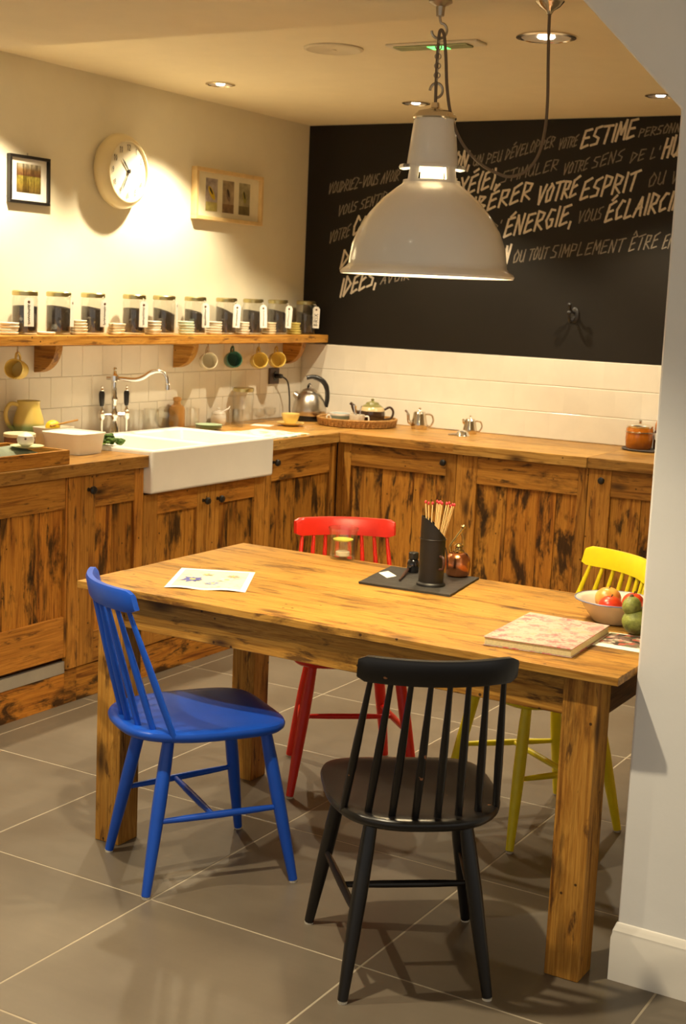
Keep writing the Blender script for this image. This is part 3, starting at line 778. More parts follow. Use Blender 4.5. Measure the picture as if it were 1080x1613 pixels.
MB().lathe([(.012, -.0055), (.010, -.009), (0, -.0095)], 14).build('centre_screw', spk, t)
p = at(686, 69, z=H)
t = thing('emergency_light', 'flat rectangular ceiling emergency light glowing green', 'light', (p.x, p.y, H), R_(2))
MB().box(-.175, .175, -.045, .045, -.008, 0).build('tray', plain('fixture_white', (.78, .72, .58, 1), .5), t, smooth=0, bevel=.003)
MB().box(-.15, .13, -.033, .033, -.014, -.0075).build('diffuser', plain('frosted_green', (.42, .46, .26, 1), .3), t, smooth=0, bevel=.003)
MB().box(-.02, .045, -.030, .030, -.0155, -.0135).build('indicator', emit('green_led', (.02, .9, .12), 1.6), t, smooth=0, bevel=.001)

# ================================================================== SHELF
SD, SY1 = .17, -.012
sh = thing('wall_shelf', 'long wooden wall shelf on quarter-round brackets above the sink', 'shelf')
MB().box(.002, SD, -3.0, SY1, ZSH - .04, ZSH).build('board', wood('shelf', 'y'), sh, smooth=0, bevel=.003)
def bracket(y0, y1, rr):
    out = [(0, 0)] + [(rr * math.cos(a), -rr * math.sin(a)) for a in [PI / 2 * i / 10 for i in range(11)]]
    M = Matrix(((1, 0, 0, 0), (0, 0, 1, 0), (0, 1, 0, 0), (0, 0, 0, 1)))
    return MB().prism(out, y0, y1, M)
for px in (54, 273, 445):
    y = at(px, 555, x=.01).y
    bracket(y, y + .042, .118).build('bracket', wood('shelf', 'x'), sh, (.0085, 0, ZSH - .0405), bevel=.0015)

# ------------------------------------------------------------------ jars with tags
COFFEE = plain('dark_leaves', (.022, .014, .010, 1), .85, var=.5, scale=90, bump=.8, bscale=180)
INK = plain('ink', (.03, .025, .02, 1), .7)
TAGM = plain('tag_card', (.86, .82, .74, 1), .7, var=.02)
JR = .052
def glass_cyl(r_, h_, th=.003, base=.006, n=28, neck=None):
    pr = [(0, 0), (r_ * .92, 0), (r_, .006)] + (neck or [(r_, h_)])
    pr += [(x - th, z) for x, z in reversed(neck or [(r_, h_)])] + [(r_ - th, base + .004), (0, base)]
    return MB().lathe(pr, n)
jar_px = [(39, 1.0), (92, 1.0), (146, .98), (211, .97), (258, .96), (307, .97), (356, .97), (398, .96), (437, .97), (481, .97)]
where = ['leftmost on the shelf', 'second from the left', 'third from the left', 'fourth from the left', 'fifth from the left',
         'sixth from the left', 'fourth from the chalkboard end', 'third from the chalkboard end', 'second from the chalkboard end', 'standing at the chalkboard end of the shelf']
fill = [.112, .112, .110, .112, .105, .105, .112, .114, .116, .105]
slope = [0, -.05, -.08, -.02, -.15, -.12, -.22, -.06, -.10, -.12]
tagoff = [(.040, -.026, 12), (.052, .018, 60), (.048, .012, 20), (.050, -.004, 5), (.052, .02, 65), (.050, .004, 0), (.050, .008, 10), (.050, .010, 10), (.050, .014, 5), (.052, .010, 0)]
jar_y = []
for i, (px, s_) in enumerate(jar_px):
    y = at(px, 500, x=.085).y; jar_y.append(y)
    y = min(y, -.075)
    t = thing('storage_jar', 'gold-lidded glass jar of dark tea leaves, ' + where[i], 'jar', (.085, y, ZSH), 0, 'tagged jars on the shelf')
    glass_cyl(JR, .156, neck=[(JR, .140), (JR * .93, .150), (JR * .93, .158)]).build('glass_body', GLASS, t, smooth=40)
    b = MB().lathe([(0, .009), (JR - .005, .009), (JR - .004, .012), (JR - .004, fill[i]), (JR * .6, fill[i] + .003), (0, fill[i] + .004)], 24)
    b.v = [(x, yy, z + (slope[i] * (x * CAM_R[0][0] + yy * CAM_R[0][1]) * 2.0 if z > .05 else 0)) for x, yy, z in b.v]
    b.build('contents', COFFEE, t, smooth=50)
    MB().lathe([(JR * .95, .154), (JR * .98, .155), (JR * .98, .170), (JR * .9, .174), (0, .174)], 28).build('lid', GOLD, t, smooth=40)
    ox, oy, ang = tagoff[i]
    M = Matrix.Translation((ox + .006, oy, .090)) @ Matrix.Rotation(R_(-38 + ang), 4, 'Z') @ Matrix.Rotation(R_(random.uniform(-5, 3)), 4, 'X')
    tw, th = .020, .056
    out = [(-tw, -th), (tw, -th), (tw, th - .012), (tw - .010, th), (-tw + .010, th), (-tw, th - .012)]
    Mt = M @ Matrix(((0, 0, 1, 0), (1, 0, 0, 0), (0, 1, 0, 0), (0, 0, 0, 1)))   # card in local y-z, facing +x
    tg = MB().prism(out, -.0006, .0006, Mt).build('tag', TAGM, t, smooth=0)
    MB().lathe([(0, 0), (.0055, 0), (.005, .0008), (0, .001)], 12).xform(M @ Matrix.Translation((.0007, 0, th - .016)) @ Matrix.Rotation(PI / 2, 4, 'Y')).build('eyelet', plain('eyelet_brown', (.10, .04, .02, 1), .5), tg)
    n3 = M.to_3x3() @ Vector((1, 0, 0)); upv = M.to_3x3() @ Vector((0, -1, 0)); xv = M.to_3x3() @ Vector((0, 0, 1))
    if i == 9:
        wb = lettering('BRIX', M @ Vector((.0008, .010, -.046)), xv * .066, upv * .020, .0030, n3)
    elif i in (1, 4): wb = None
    else:
        rr = random.Random(i); wb = MB(); P = []
        for k in range(19): P.append(M @ Vector((.0009, (.006 if k % 2 else -.006) * rr.uniform(.3, 1), -.046 + .0042 * k)))
        wb.tube(P, .0012, 4)
    if wb: wb.build('tag_writing', INK, tg, smooth=0)
    MB().tube(spline([M @ Vector((0, 0, th - .016)), Vector((ox * 1.02 + .002, oy * .9, .158)), Vector((JR * .97, 0, .1535))], 4), .0009, 5).build('tag_string', PAPER, tg)

# ------------------------------------------------------------------ stacks of little dishes between the jars
DISH = MB().lathe([(0, 0), (.030, 0), (.036, .003), (.0385, .010), (.037, .0115), (.034, .009), (.028, .005), (0, .004)], 24)
def dish_mat(nm, c): return plain(nm, c, .35, var=.06, scale=12)
dm = {'cream': dish_mat('dish_cream', (.80, .70, .48, 1)), 'white': dish_mat('dish_white', (.82, .77, .62, 1)), 'green': dish_mat('dish_green', (.66, .74, .58, 1)), 'yellow': dish_mat('dish_yellow', (.66, .56, .16, 1))}
dmesh = {k: DISH.mesh('small_dish', m, 40) for k, m in dm.items()}
stacks = [(12, 'white', 4, 'white dish in the stack at the left picture edge'), (68, 'white', 1, 'single white dish lying between the first and second jars'), (121, 'cream', 5, 'cream dish stacked between the second and third jars'), (181, 'cream', 4, 'cream dish stacked between the third and fourth jars'),
          (239, 'white', 5, 'white dish stacked between the fourth and fifth jars'), (291, 'green', 5, 'pale green rimmed dish stacked between the fifth and sixth jars'), (336, 'white', 5, 'white dish stacked between the sixth and seventh jars'),
          (379, 'white', 5, 'white dish stacked between the seventh and eighth jars'), (421, 'cream', 5, 'cream dish stacked between the eighth and ninth jars'), (460, 'yellow', 5, 'yellow dish stacked beside the last jar')]
nth = ['bottom', 'second', 'third', 'fourth', 'fifth']
for (px, cname, n, lb) in stacks:
    y = at(px, 515, x=.105).y
    dists = [(abs(y - q), q) for q in [min(v, -.075) for v in jar_y]]
    for dq, q in dists:
        if dq < .092: y = q + math.copysign(.092, y - q)
    for k in range(n):
        o = bpy.data.objects.new('small_dish', dmesh[cname]); COL.objects.link(o)
        o.location = (.112 + random.uniform(-.003, .003), y + random.uniform(-.003, .003), ZSH + .0005 + k * .0122)
        o.rotation_euler = (0, 0, random.random() * 6)
        tag(o, lb + (', %s from below' % nth[k] if n > 1 else ''), 'dish', 'little dishes stacked between the jars')

# ------------------------------------------------------------------ mugs hanging under the shelf
def mug(label, px, py, mat, inner=None, yaw=-38, tilt=28):
    x = .105; p = at(px, py, x=x)
    t = thing('hanging_mug', label, 'mug', (x, p.y, 0), 0, 'mugs hanging under the shelf')
    t.location = (x, p.y, ZSH - .041)
    # hook
    MB().tube(spline([(0, 0, .001), (0, 0, -.020), (.008, -.006, -.034), (0, 0, -.043), (-.008, .006, -.034)], 4), .0018, 6).build('cup_hook', SILVER, t)
    r0 = .040; h = .075
    b = MB().lathe([(0, 0), (r0 * .68, 0), (r0 * .86, .006), (r0 * .97, .03), (r0, h), (r0 - .003, h + .001), (r0 - .005, h - .002), (r0 * .84, .012), (0, .008)], 26)
    hb = MB().tube(spline([(0, r0 * .90, .062), (0, r0 + .018, .060), (0, r0 + .026, .042), (0, r0 + .014, .022), (0, r0 * .86, .016)], 4), .0048, 8)
    # the cup lies on its side, mouth (+z) turned to the spectator, handle (+y) up
    M = Matrix.Translation((0, 0, p.z - (ZSH - .041))) @ Matrix.Rotation(R_(yaw), 4, 'Z') @ Matrix.Rotation(R_(90 - tilt * .3), 4, 'Y') @ Matrix.Rotation(R_(90), 4, 'Z') @ Matrix.Translation((0, 0, -h * .55))
    b.xform(M); hb.xform(M)
    b.build('cup', mat, t, smooth=40); hb.build('handle', mat, t, smooth=50)
    return t
mug('yellow mug hanging alone at the left end of the shelf', 27, 582, YEL, yaw=-70)
mug('cream mug hanging nearest the middle bracket', 327, 569, CREAM)
mug('dark green mug hanging between the cream and yellow mugs', 366, 567, plain('green_glaze', (.06, .17, .11, 1), .3))
mug('yellow mug hanging next to the green mug', 407, 568, YEL)
mug('yellow mug hanging nearest the right bracket', 435, 567, YEL)

# ================================================================== ON THE LEFT WALL
def frame_box(root, y0, y1, z0, z1, w, depth, mat, matw, mats):
    MB().box(.001, depth, y0, y1, z0, z0 + w).build('frame_bar', mat('y'), root, smooth=0, bevel=.002); MB().box(.001, depth, y0, y1, z1 - w, z1).build('frame_bar', mat('y'), root, smooth=0, bevel=.002)
    MB().box(.001, depth, y0, y0 + w, z0 + w, z1 - w).build('frame_bar', mat('z'), root, smooth=0, bevel=.002); MB().box(.001, depth, y1 - w, y1, z0 + w, z1 - w).build('frame_bar', mat('z'), root, smooth=0, bevel=.002)
    MB().box(.001, depth * .45, y0 + w, y1 - w, z0 + w, z1 - w).build('mat_board', mats, root, smooth=0)
def forest_mat():
    m, nt, b = newmat('forest_photo')
    tc = N(nt, 'ShaderNodeTexCoord'); sp = N(nt, 'ShaderNodeSeparateXYZ'); nt.links.new(tc.outputs['Generated'], sp.inputs[0])
    r1 = ramp(nt, [(0, (.10, .06, .02, 1)), (.25, (.22, .15, .03, 1)), (.55, (.32, .26, .05, 1)), (.6, (.16, .07, .03, 1)), (.8, (.25, .15, .06, 1)), (1, (.6, .56, .42, 1))]); nt.links.new(sp.outputs[2], r1.inputs[0])
    n1 = noise(nt, ocoord(nt, (60, 90, 6), False), 1, 4); n2 = noise(nt, ocoord(nt, (60, 60, 60), False), 1, 5)
    r2 = ramp(nt, [(.40, (.25, .2, .15, 1)), (.55, (1, 1, 1, 1))]); nt.links.new(n1, r2.inputs[0])
    r3 = ramp(nt, [(.35, (.4, .4, .4, 1)), (.6, (1.2, 1.2, 1.1, 1))]); nt.links.new(n2, r3.inputs[0])
    c = mixc(nt, r1.outputs[0], r2.outputs[0], .8, 'MULTIPLY'); c = mixc(nt, c, r3.outputs[0], .6, 'MULTIPLY'); nt.links.new(c, b.inputs['Base Color'])
    b.inputs['Roughness'].default_value = .3; return m
pa, pb = at(13, 250, x=.01), at(76, 318, x=.01)
y0, y1 = pa.y, pb.y; zc = (at(44, 284, x=0).z); hh = .094
t = thing('framed_photo', 'small square black-framed photograph of a wood, left of the clock', 'picture', (0, 0, 0))
frame_box(t, y0, y1, zc - hh, zc + hh, .012, .022, lambda a: plain('black_frame', (.012, .010, .009, 1), .35), None, PAPER)
MB().box(.010, .0112, y0 + (y1 - y0) * .2, y1 - (y1 - y0) * .2, zc - .050, zc + .062).build('photograph', forest_mat(), t, smooth=0)
MB().tube([(.002, (y0 + y1) / 2, zc + hh), (.004, (y0 + y1) / 2, zc + hh + .012)], .0025, 6).build('hanger', METAL, t)
# bird pictures
pa, pb = at(306, 300, x=.02), at(411, 320, x=.02); y0, y1 = pa.y, pb.y; zc = at(358, 311, x=.0).z; hh = .120
t = thing('bird_picture_frame', 'pale wooden frame holding three upright bird pictures', 'picture')
pine = lambda a: plain('pale_pine_' + a, (.72, .52, .24, 1), .45, var=.12, scale=14)
frame_box(t, y0, y1, zc - hh, zc + hh, .018, .034, pine, None, plain('cream_mount', (.80, .74, .54, 1), .7))
bgs = [(.40, .34, .30), (.34, .26, .15), (.34, .30, .17)]
bird = [(.62, .44, .02), (.20, .14, .09), (.30, .27, .07)]
for k in range(3):
    yc = y0 + (y1 - y0) * (.255, .50, .745)[k]; wy = .047; hz = .076
    card = MB().box(.0150, .0165, yc - wy, yc + wy, zc - hz, zc + hz).build('bird_print', plain('bird_bg_%s' % 'abc'[k], bgs[k] + (1,), .5, var=.45, scale=22), t, smooth=0)
    MB().box(.0164, .0169, yc - wy, yc + wy, zc - hz, zc - hz * .45).build('painted_ground', plain('ground_%s' % 'abc'[k], [(.40, .34, .10, 1), (.20, .12, .06, 1), (.18, .14, .06, 1)][k], .6, var=.4, scale=30), card, smooth=0)
    Mb = Matrix.Translation((.0168, yc, zc + .008)) @ Matrix.Rotation(R_(-48 if k == 0 else -70), 4, 'X')
    MB().ball((0, 0, 0), .0012, .040 if k == 0 else .030, .015, 16, 8).xform(Mb).build('painted_bird', plain('bird_%s' % 'abc'[k], bird[k] + (1,), .6), card)
    MB().ball((.0007, -.010, .002), .0012, .022, .006, 12, 6).xform(Mb).build('painted_wing', plain('bird_wing', (.03, .02, .015, 1), .6), card)
# clock
pc = at(188, 270, x=.03); CY, CZ = pc.y, pc.z
t = thing('wall_clock', 'round cream wall clock with deep rounded case and black hands', 'clock', (0.0005, CY, CZ))
My = Matrix.Rotation(PI / 2, 4, 'Y')
cc = plain('clock_cream', (.74, .62, .36, 1), .28, var=.03)
MB().lathe([(0, 0), (.118, 0), (.148, .010), (.160, .032), (.158, .052), (.146, .072), (.134, .084), (.129, .086), (.125, .083), (.124, .074), (0, .074)], 48).xform(My).build('case', cc, t, smooth=60)
fc = MB().lathe([(.1245, .0742), (.06, .0775), (0, .079)], 48).xform(My).build('dial', plain('dial_cream', (.82, .76, .58, 1), .4, var=.02), t, smooth=60)
mb = MB()
for k in range(1, 13):
    a = 2 * PI * k / 12; s = str(k); h_ = .024; w_ = .013 * len(s)
    o = Vector((.0795, .100 * math.sin(a) - w_ / 2, .100 * math.cos(a) - h_ / 2)); w2 = lettering(s, o, (0, w_, 0), (0, 0, h_), .0028, (1, 0, 0)); mb.add(w2.v, w2.f)
mb.build('numerals', INK, fc, smooth=0)
def hand(ang, ln, w_, x, name):
    dv = Vector((0, math.sin(ang), math.cos(ang))); s = Vector((0, math.cos(ang), -math.sin(ang))) * w_
    n_ = Vector((.0012, 0, 0)); o = Vector((x, 0, 0)); P = [o - s * .5 - dv * .012, o + s * .5 - dv * .012, o + s + dv * ln * .7, o + dv * ln, o - s + dv * ln * .7]
    MB().add([q for q in P] + [q + n_ for q in P], [(0, 1, 2, 3, 4), (9, 8, 7, 6, 5)] + [(i, (i + 1) % 5, 5 + (i + 1) % 5, 5 + i) for i in range(5)]).build(name, BLACKM, t, smooth=0)
hand(R_(-42), .066, .0045, .083, 'hour_hand'); hand(R_(209), .098, .0030, .085, 'minute_hand')
MB().lathe([(0, .079), (.008, .079), (.008, .088), (0, .089)], 14).xform(My).build('hand_pin', BLACKM, t)
# socket and plug
p = at(430, 592, x=.008)
t = thing('wall_socket', 'square brown wall socket between the yellow mugs and the kettle', 'socket', (.0078, p.y, p.z))
MB().box(0, .010, -.045, .045, -.042, .042).build('face_plate', plain('bronze_plate', (.06, .028, .014, 1), .4), t, smooth=0, bevel=.003)
MB().lathe([(0, 0), (.024, 0), (.022, .003), (0, .003)], 20).xform(Matrix.Translation((.010, .008, 0)) @ My).build('insert', BLACK, t)
SOCK = Vector((.0208, p.y + .008, p.z))

# ================================================================== ON THE LEFT WORKTOP
def col_at(px, py, x):
    """worktop point with given distance from the left wall, in the photo's column"""
    p = at(px, py, x=x); return Vector((x, p.y, ZC))
def tubed(pts, r, mat, name, par, n=8, k=5, smooth=60): return MB().tube(spline(pts, k), r, n).build(name, mat, par, smooth=smooth)

# wooden tray with cloth, onion, dish
t = thing('wooden_tray', 'low wooden tray at the front left edge of the worktop', 'tray', (0, 0, ZC))
bx0, bx1, by0, by1, bh = .30, .612, -3.10, -2.535, .052
for (x0, x1, y0, y1) in ((bx1 - .014, bx1, by0, by1), (bx0, bx0 + .014, by0, by1)): MB().box(x0, x1, y0, y1, 0, bh).build('side_board', wood('frame', 'y'), t, smooth=0, bevel=.001)
for (y0, y1) in ((by1 - .014, by1), (by0, by0 + .014)): MB().box(bx0 + .014, bx1 - .014, y0, y1, 0, bh).build('end_board', wood('frame', 'x'), t, smooth=0, bevel=.001)
MB().box(bx0 + .014, bx1 - .014, by0 + .014, by1 - .014, 0, .008).build('tray_base', wood('frame', 'y'), t, smooth=0)
# cloth: folded slab with soft humps
mb = MB(); nx, ny = 16, 26; x0, x1, y0, y1 = .325, .585, -3.05, -2.565
for i in range(nx + 1):
    for j in range(ny + 1):
        u, v = i / nx, j / ny; e = min(u, 1 - u, v * .8, (1 - v) * .8) * 2
        z = .009 + .052 * (1 - (1 - min(1, e * 2.2)) ** 2) + .006 * math.sin(u * 9 + v * 4) * min(1, e * 3) + .004 * math.sin(v * 21 + u * 5) * min(1, e * 3)
        mb.v.append((x0 + (x1 - x0) * u, y0 + (y1 - y0) * v, ZC + z))
for i in range(nx):
    for j in range(ny):
        a = i * (ny + 1) + j; mb.f.append((a, a + ny + 1, a + ny + 2, a + 1))
k0 = len(mb.v); mb.v += [(x, y, ZC + .0085) for x, y, z in mb.v[:k0]]
for i in range(nx):
    for j in range(ny):
        a = k0 + i * (ny + 1) + j; mb.f.append((a, a + 1, a + ny + 2, a + ny + 1))
o = mb.build('folded_cloth', plain('grey_green_cloth', (.26, .30, .22, 1), .95, var=.15, bump=.5, bscale=220), smooth=60)
tag(o, 'folded grey-green cloth lying in the wooden tray', 'cloth')
zcl = ZC + .064
p = at(46, 704, z=zcl + .004)
o = MB().lathe([(0, 0), (.035, .001), (.058, .007), (.060, .009), (.05, .007), (0, .004)], 30).build('pale_plate', plain('pale_green_glaze', (.70, .74, .45, 1), .3), loc=(p.x - .01, p.y, zcl))
tag(o, 'shallow pale green plate resting on the folded cloth', 'plate')
p2 = Vector((p.x - .006, p.y - .012, zcl + .0062))
t = thing('white_onion', 'round white onion on the pale green plate', 'onion', p2)
MB().lathe([(0, 0), (.014, .0005), (.027, .010), (.031, .024), (.027, .038), (.014, .047), (.004, .051), (0, .051)], 24).build('bulb_body', plain('onion_skin', (.82, .76, .66, 1), .4, var=.06), t)
MB().ball((.020, -.022, .030), .004, .004, .004, 8, 6).build('root_scar', plain('root_brown', (.12, .06, .03, 1), .8), t)
# tin
p = Vector((.215, -2.375, ZC))
t = thing('preserve_tin', 'short round tin with a pale lid beside the jug', 'tin', p)
MB().lathe([(0, 0), (.058, 0), (.060, .004), (.060, .058), (0, .058)], 28).build('tin_body', plain('tin_brown', (.22, .10, .06, 1), .45, var=.5, scale=40), t)
MB().lathe([(.0602, .056), (.062, .057), (.062, .068), (.058, .071), (0, .070)], 28).build('lid', plain('lid_cream', (.74, .66, .42, 1), .4), t)
# jug
p = Vector((.083, -2.185, ZC))
t = thing('ceramic_jug', 'yellow ceramic jug with a green base and side handle', 'jug', p)
def jug_mat():
    m, nt, b = newmat('jug_glaze'); tc = N(nt, 'ShaderNodeTexCoord'); sp = N(nt, 'ShaderNodeSeparateXYZ'); nt.links.new(tc.outputs['Object'], sp.inputs[0])
    n1 = noise(nt, ocoord(nt, (1, 1, 1)), 20, 4); ad = N(nt, 'ShaderNodeMath', operation='MULTIPLY_ADD'); ad.inputs[1].default_value = .012; nt.links.new(n1, ad.inputs[0]); nt.links.new(sp.outputs[2], ad.inputs[2])
    r1 = ramp(nt, [(.080, (.22, .32, .12, 1)), (.098, (.68, .52, .14, 1))]); nt.links.new(ad.outputs[0], r1.inputs[0]); nt.links.new(r1.outputs[0], b.inputs['Base Color']); b.inputs['Roughness'].default_value = .25; return m
jm = jug_mat()
MB().lathe([(0, 0), (.048, 0), (.052, .006), (.060, .045), (.064, .075), (.058, .110), (.047, .145), (.044, .168), (.047, .178), (.044, .178), (.041, .166), (.044, .145), (.055, .108), (.060, .075), (.048, .010), (0, .008)], 32).build('body', jm, t, smooth=50)
hd = Vector((-.5, -.86, 0))
tubed([hd * .044 + Vector((0, 0, .162)), hd * .075 + Vector((0, 0, .165)), hd * .094 + Vector((0, 0, .130)), hd * .085 + Vector((0, 0, .085)), hd * .060 + Vector((0, 0, .060))], .0085, jm, 'handle', t, 10)
# sprig at the picture edge
t = thing('herb_sprig', 'thin green herb sprig standing behind the tin at the left edge', 'plant', (.05, -2.39, ZC))
GREEN = plain('leaf_green', (.20, .30, .04, 1), .6, var=.35, scale=40)
PGRN = plain('parsley_green', (.055, .12, .012, 1), .6, var=.5, scale=60)
mb = MB()
for k in range(5):
    rr = random.Random(k); a = rr.uniform(0, 6.3); q = Vector((abs(math.cos(a)) * .03, math.sin(a) * .04, 0))
    mb.tube(spline([(0, 0, 0), q * .4 + Vector((0, 0, .05)), q * 1.3 + Vector((0, 0, .10 + .03 * rr.random()))], 4), .0016, 5)
stem = mb.build('stem', GREEN, t)
mb = MB()
for k in range(14):
    rr = random.Random(k + 50); c = Vector((rr.uniform(0, .035), rr.uniform(-.05, .05), rr.uniform(.03, .13))); mb.ball(c, .006, .010, .0025, 8, 4)
mb.build('leaves', GREEN, t)
# white tub
pa = Vector((.372, -2.240, 0))
t = thing('plastic_tub', 'white rectangular plastic tub beside the sink', 'tub', (pa.x, pa.y, ZC), R_(2))
TUBM = plain('milky_plastic', (.93, .89, .78, 1), .35, var=.02, sss=.0)
def taper_box(w0, d0, w1, d1, h, th=.003):
    b = MB(); L = [(w0, d0, 0), (w1, d1, h), (w1 - th, d1 - th, h), (w0 - th, d0 - th, th)]
    for (w_, d2, z) in L:
        for i in range(24):
            a = 2 * PI * i / 24; c, s = math.cos(a), math.sin(a)
            b.v.append((w_ * math.copysign(abs(c) ** .35, c), d2 * math.copysign(abs(s) ** .35, s), z))
    for k in range(3):
        for i in range(24): b.f.append((k * 24 + i, k * 24 + (i + 1) % 24, (k + 1) * 24 + (i + 1) % 24, (k + 1) * 24 + i))
    b.f += [tuple(reversed(range(24))), tuple(range(72, 96))]
    return b
taper_box(.086, .082, .098, .092, .078).build('tub', TUBM, t, smooth=50)
taper_box(.100, .094, .101, .095, .007, .002).build('rim', TUBM, t, (0, 0, .0735), smooth=50)
# enamel dish behind with lemon
p = Vector((.205, -2.172, ZC))
t = thing('pie_dish', 'white enamel dish with a dark rim behind the plastic tub', 'dish', (p.x, p.y, ZC))
taper_box(.046, .064, .054, .078, .082).build('bowl', plain('enamel_white', (.82, .78, .68, 1), .25), t, smooth=50)
o = MB().ball((0, 0, 0), .026, .034, .026, 18, 12).build('lemon', plain('lemon_skin', (.80, .55, .02, 1), .4, var=.08, bump=.4, bscale=140), loc=(p.x + .0, p.y - .005, ZC + .0645 + .0))
tag(o, 'half-hidden yellow lemon lying in the enamel dish', 'lemon'); o.location.z = ZC + .083
o = MB().tube([(0, -.06, 0), (0, .0, .006), (.0, .10, .016)], [.005, .004, .004], 8).build('wooden_spoon', wood('shelf', 'y'), loc=(p.x + .02, p.y + .02, ZC + .088))
tag(o, 'thin wooden spoon handle lying across the enamel dish', 'spoon')
# parsley
pp = at(166, 696, z=ZC + .02)
t = thing('parsley_bunch', 'small bunch of green parsley at the sink corner', 'herb', (.155, -1.93 - .10, sz1 if False else ZC + .0))
t.location = (.40, -2.015 - .0, ZC); t.location = (.400, -2.062, sz1 + .0005); t.scale = (1.45, 1.45, 1.3)
mb = MB()
for k in range(60):
    rr = random.Random(k * 7 + 1); a = rr.uniform(0, 6.3); rd = .036 * rr.random() ** .5; c = Vector((rd * math.cos(a), rd * math.sin(a) * 1.2, .005 + rr.random() * .034 * (1 - rd / .05)))
    mb.ball(c, .0075, .0075, .005, 6, 4)
mb.build('leaves', PGRN, t, smooth=0)
mb = MB()
for k in range(5): mb.tube([(0, 0, .006), (-.02 + .01 * k, -.05 - .004 * k, .004)], .0015, 5)
mb.build('stems', GREEN, t)

# ------------------------------------------------------------------ tap
fp = col_at(179, 680, .055)
t = thing('bridge_tap', 'chrome bridge mixer tap with two black lever handles behind the sink', 'tap', fp)
MB().lathe([(0, 0), (.030, 0), (.030, .006), (.022, .03), (.013, .06), (.012, .075), (.018, .082), (.018, .098), (.012, .106), (.0105, .15), (.015, .155), (.015, .163), (.0105, .17), (.0105, .235), (.018, .24), (.018, .262), (.010, .268), (.006, .285), (.010, .29), (.007, .298), (0, .30)], 20).build('column', CHROME, t, smooth=50)
sd_ = Vector((.78, .36, 0)).normalized()
sp_ = lambda s, z: sd_ * s + Vector((0, 0, z))
MB().tube(spline([sp_(-.035, .250), sp_(.02, .250), sp_(.09, .248), sp_(.13, .262), sp_(.165, .285), sp_(.205, .290), sp_(.228, .270), sp_(.236, .235)], 6), [.008] * 6 + [.010] * 20 + [.0085] * 17, 12).build('spout', CHROME, t, smooth=60)
MB().lathe([(0, 0), (.012, 0), (.012, .022), (.009, .026), (0, .026)], 14).build('nozzle', CHROME, t, tuple(sp_(.237, .212)))
sv = Vector((.25, .97, 0)).normalized()
MB().tube([sv * -.064 + Vector((0, 0, .09)), sv * .064 + Vector((0, 0, .09))], .0075, 10).build('bridge', CHROME, t)
for s in (-1, 1):
    q = sv * (.066 * s)
    h = MB().lathe([(0, .070), (.011, .070), (.015, .080), (.015, .098), (.009, .104), (.012, .110), (.006, .118), (.005, .130), (0, .130)], 16).build('valve', CHROME, t, tuple(q))
    MB().lathe([(0, .130), (.008, .130), (.0115, .145), (.013, .185), (.010, .195), (0, .195)], 16).build('lever', BLACK, h, label='black lever handle')
    MB().lathe([(.008, .195), (.010, .200), (.004, .208), (.007, .214), (0, .220)], 14).build('finial', CHROME, h)
    MB().lathe([(0, 0), (.0145, 0), (.0145, .004), (.0065, .008), (.0065, .074), (0, .074)], 12).build('riser', CHROME, h)

# ------------------------------------------------------------------ glasses, bottle, pots beside the sink
CLEAR = GLASS
def tumbler(label, px, py, x, r_, h_):
    p = col_at(px, py, x); o = glass_cyl(r_, h_, .0022, .006, 24).build('drinking_glass', CLEAR, loc=p, smooth=40)
    tag(o, label, 'glass', 'clear glasses beside the sink'); return o
tumbler('clear glass tumbler just right of the tap', 214, 676, .050, .033, .105)
tumbler('clear glass tumbler between the tap and the tilted glass bowl', 238, 674, .052, .034, .105)
p = Vector((.058, -1.262, ZC))
b = MB().lathe([(0, 0), (.03, 0), (.052, .018), (.062, .045), (.059, .045), (.049, .020), (.028, .004), (0, .004)], 28)
b.xform(Matrix.Rotation(R_(-20), 4, 'Z') @ Matrix.Rotation(R_(58), 4, 'Y') @ Matrix.Translation((0, 0, -.020))); zmin = min(v[2] for v in b.v); b.xform(Matrix.Translation((0, 0, -zmin)))
tag(b.build('glass_bowl', thin_glass('cut_glass', (.93, .95, .93)), loc=p, smooth=25), 'glass bowl tipped on its side against the brown bottle', 'bowl')
p = Vector((.048, -1.155, ZC))
t = thing('stoneware_bottle', 'brown stoneware bottle with a short neck beside the sink', 'bottle', p)
MB().lathe([(0, 0), (.035, 0), (.038, .004), (.038, .092), (.033, .106), (.018, .116), (.016, .130), (.020, .134), (.020, .146), (.012, .150), (0, .150)], 24).build('body', plain('stoneware_tan', (.46, .23, .06, 1), .3, var=.12, scale=10), t)
tumbler('short clear glass tumbler right of the brown bottle', 303, 668, .062, .032, .095)
p = Vector((.165, -1.06, ZC))
GPL = plain('celadon', (.34, .45, .28, 1), .3)
for k in range(3):
    o = MB().lathe([(0, 0), (.030, 0), (.034, .003), (.060, .009), (.064, .0125), (.060, .0115), (.032, .006), (0, .005)], 30).build('side_plate', GPL, loc=(p.x, p.y, ZC + .0004 + k * .0068)); tag(o, 'pale green side plate, %s in the stack by the white sugar pot' % ('lowest', 'middle one', 'topmost')[k], 'plate', 'stacked green side plates')
p = Vector((.058, -.835, ZC))
t = thing('sugar_pot', 'small white lidded ceramic pot with a spoon', 'pot', p)
MB().lathe([(0, 0), (.030, 0), (.036, .012), (.039, .034), (.034, .052), (.030, .056), (0, .056)], 24).build('body', WHITE, t)
MB().lathe([(.031, .055), (.034, .057), (.028, .066), (.010, .072), (.006, .076), (.009, .082), (0, .087)], 22).build('lid', WHITE, t)
tubed([(.01, .02, .066), (.02, .05, .078), (.02, .066, .090)], .004, WHITE, 'spoon_handle', t)
p = Vector((.150, -.815, ZC))
t = thing('glass_mug', 'clear glass mug in front of the tall empty jar', 'mug', p)
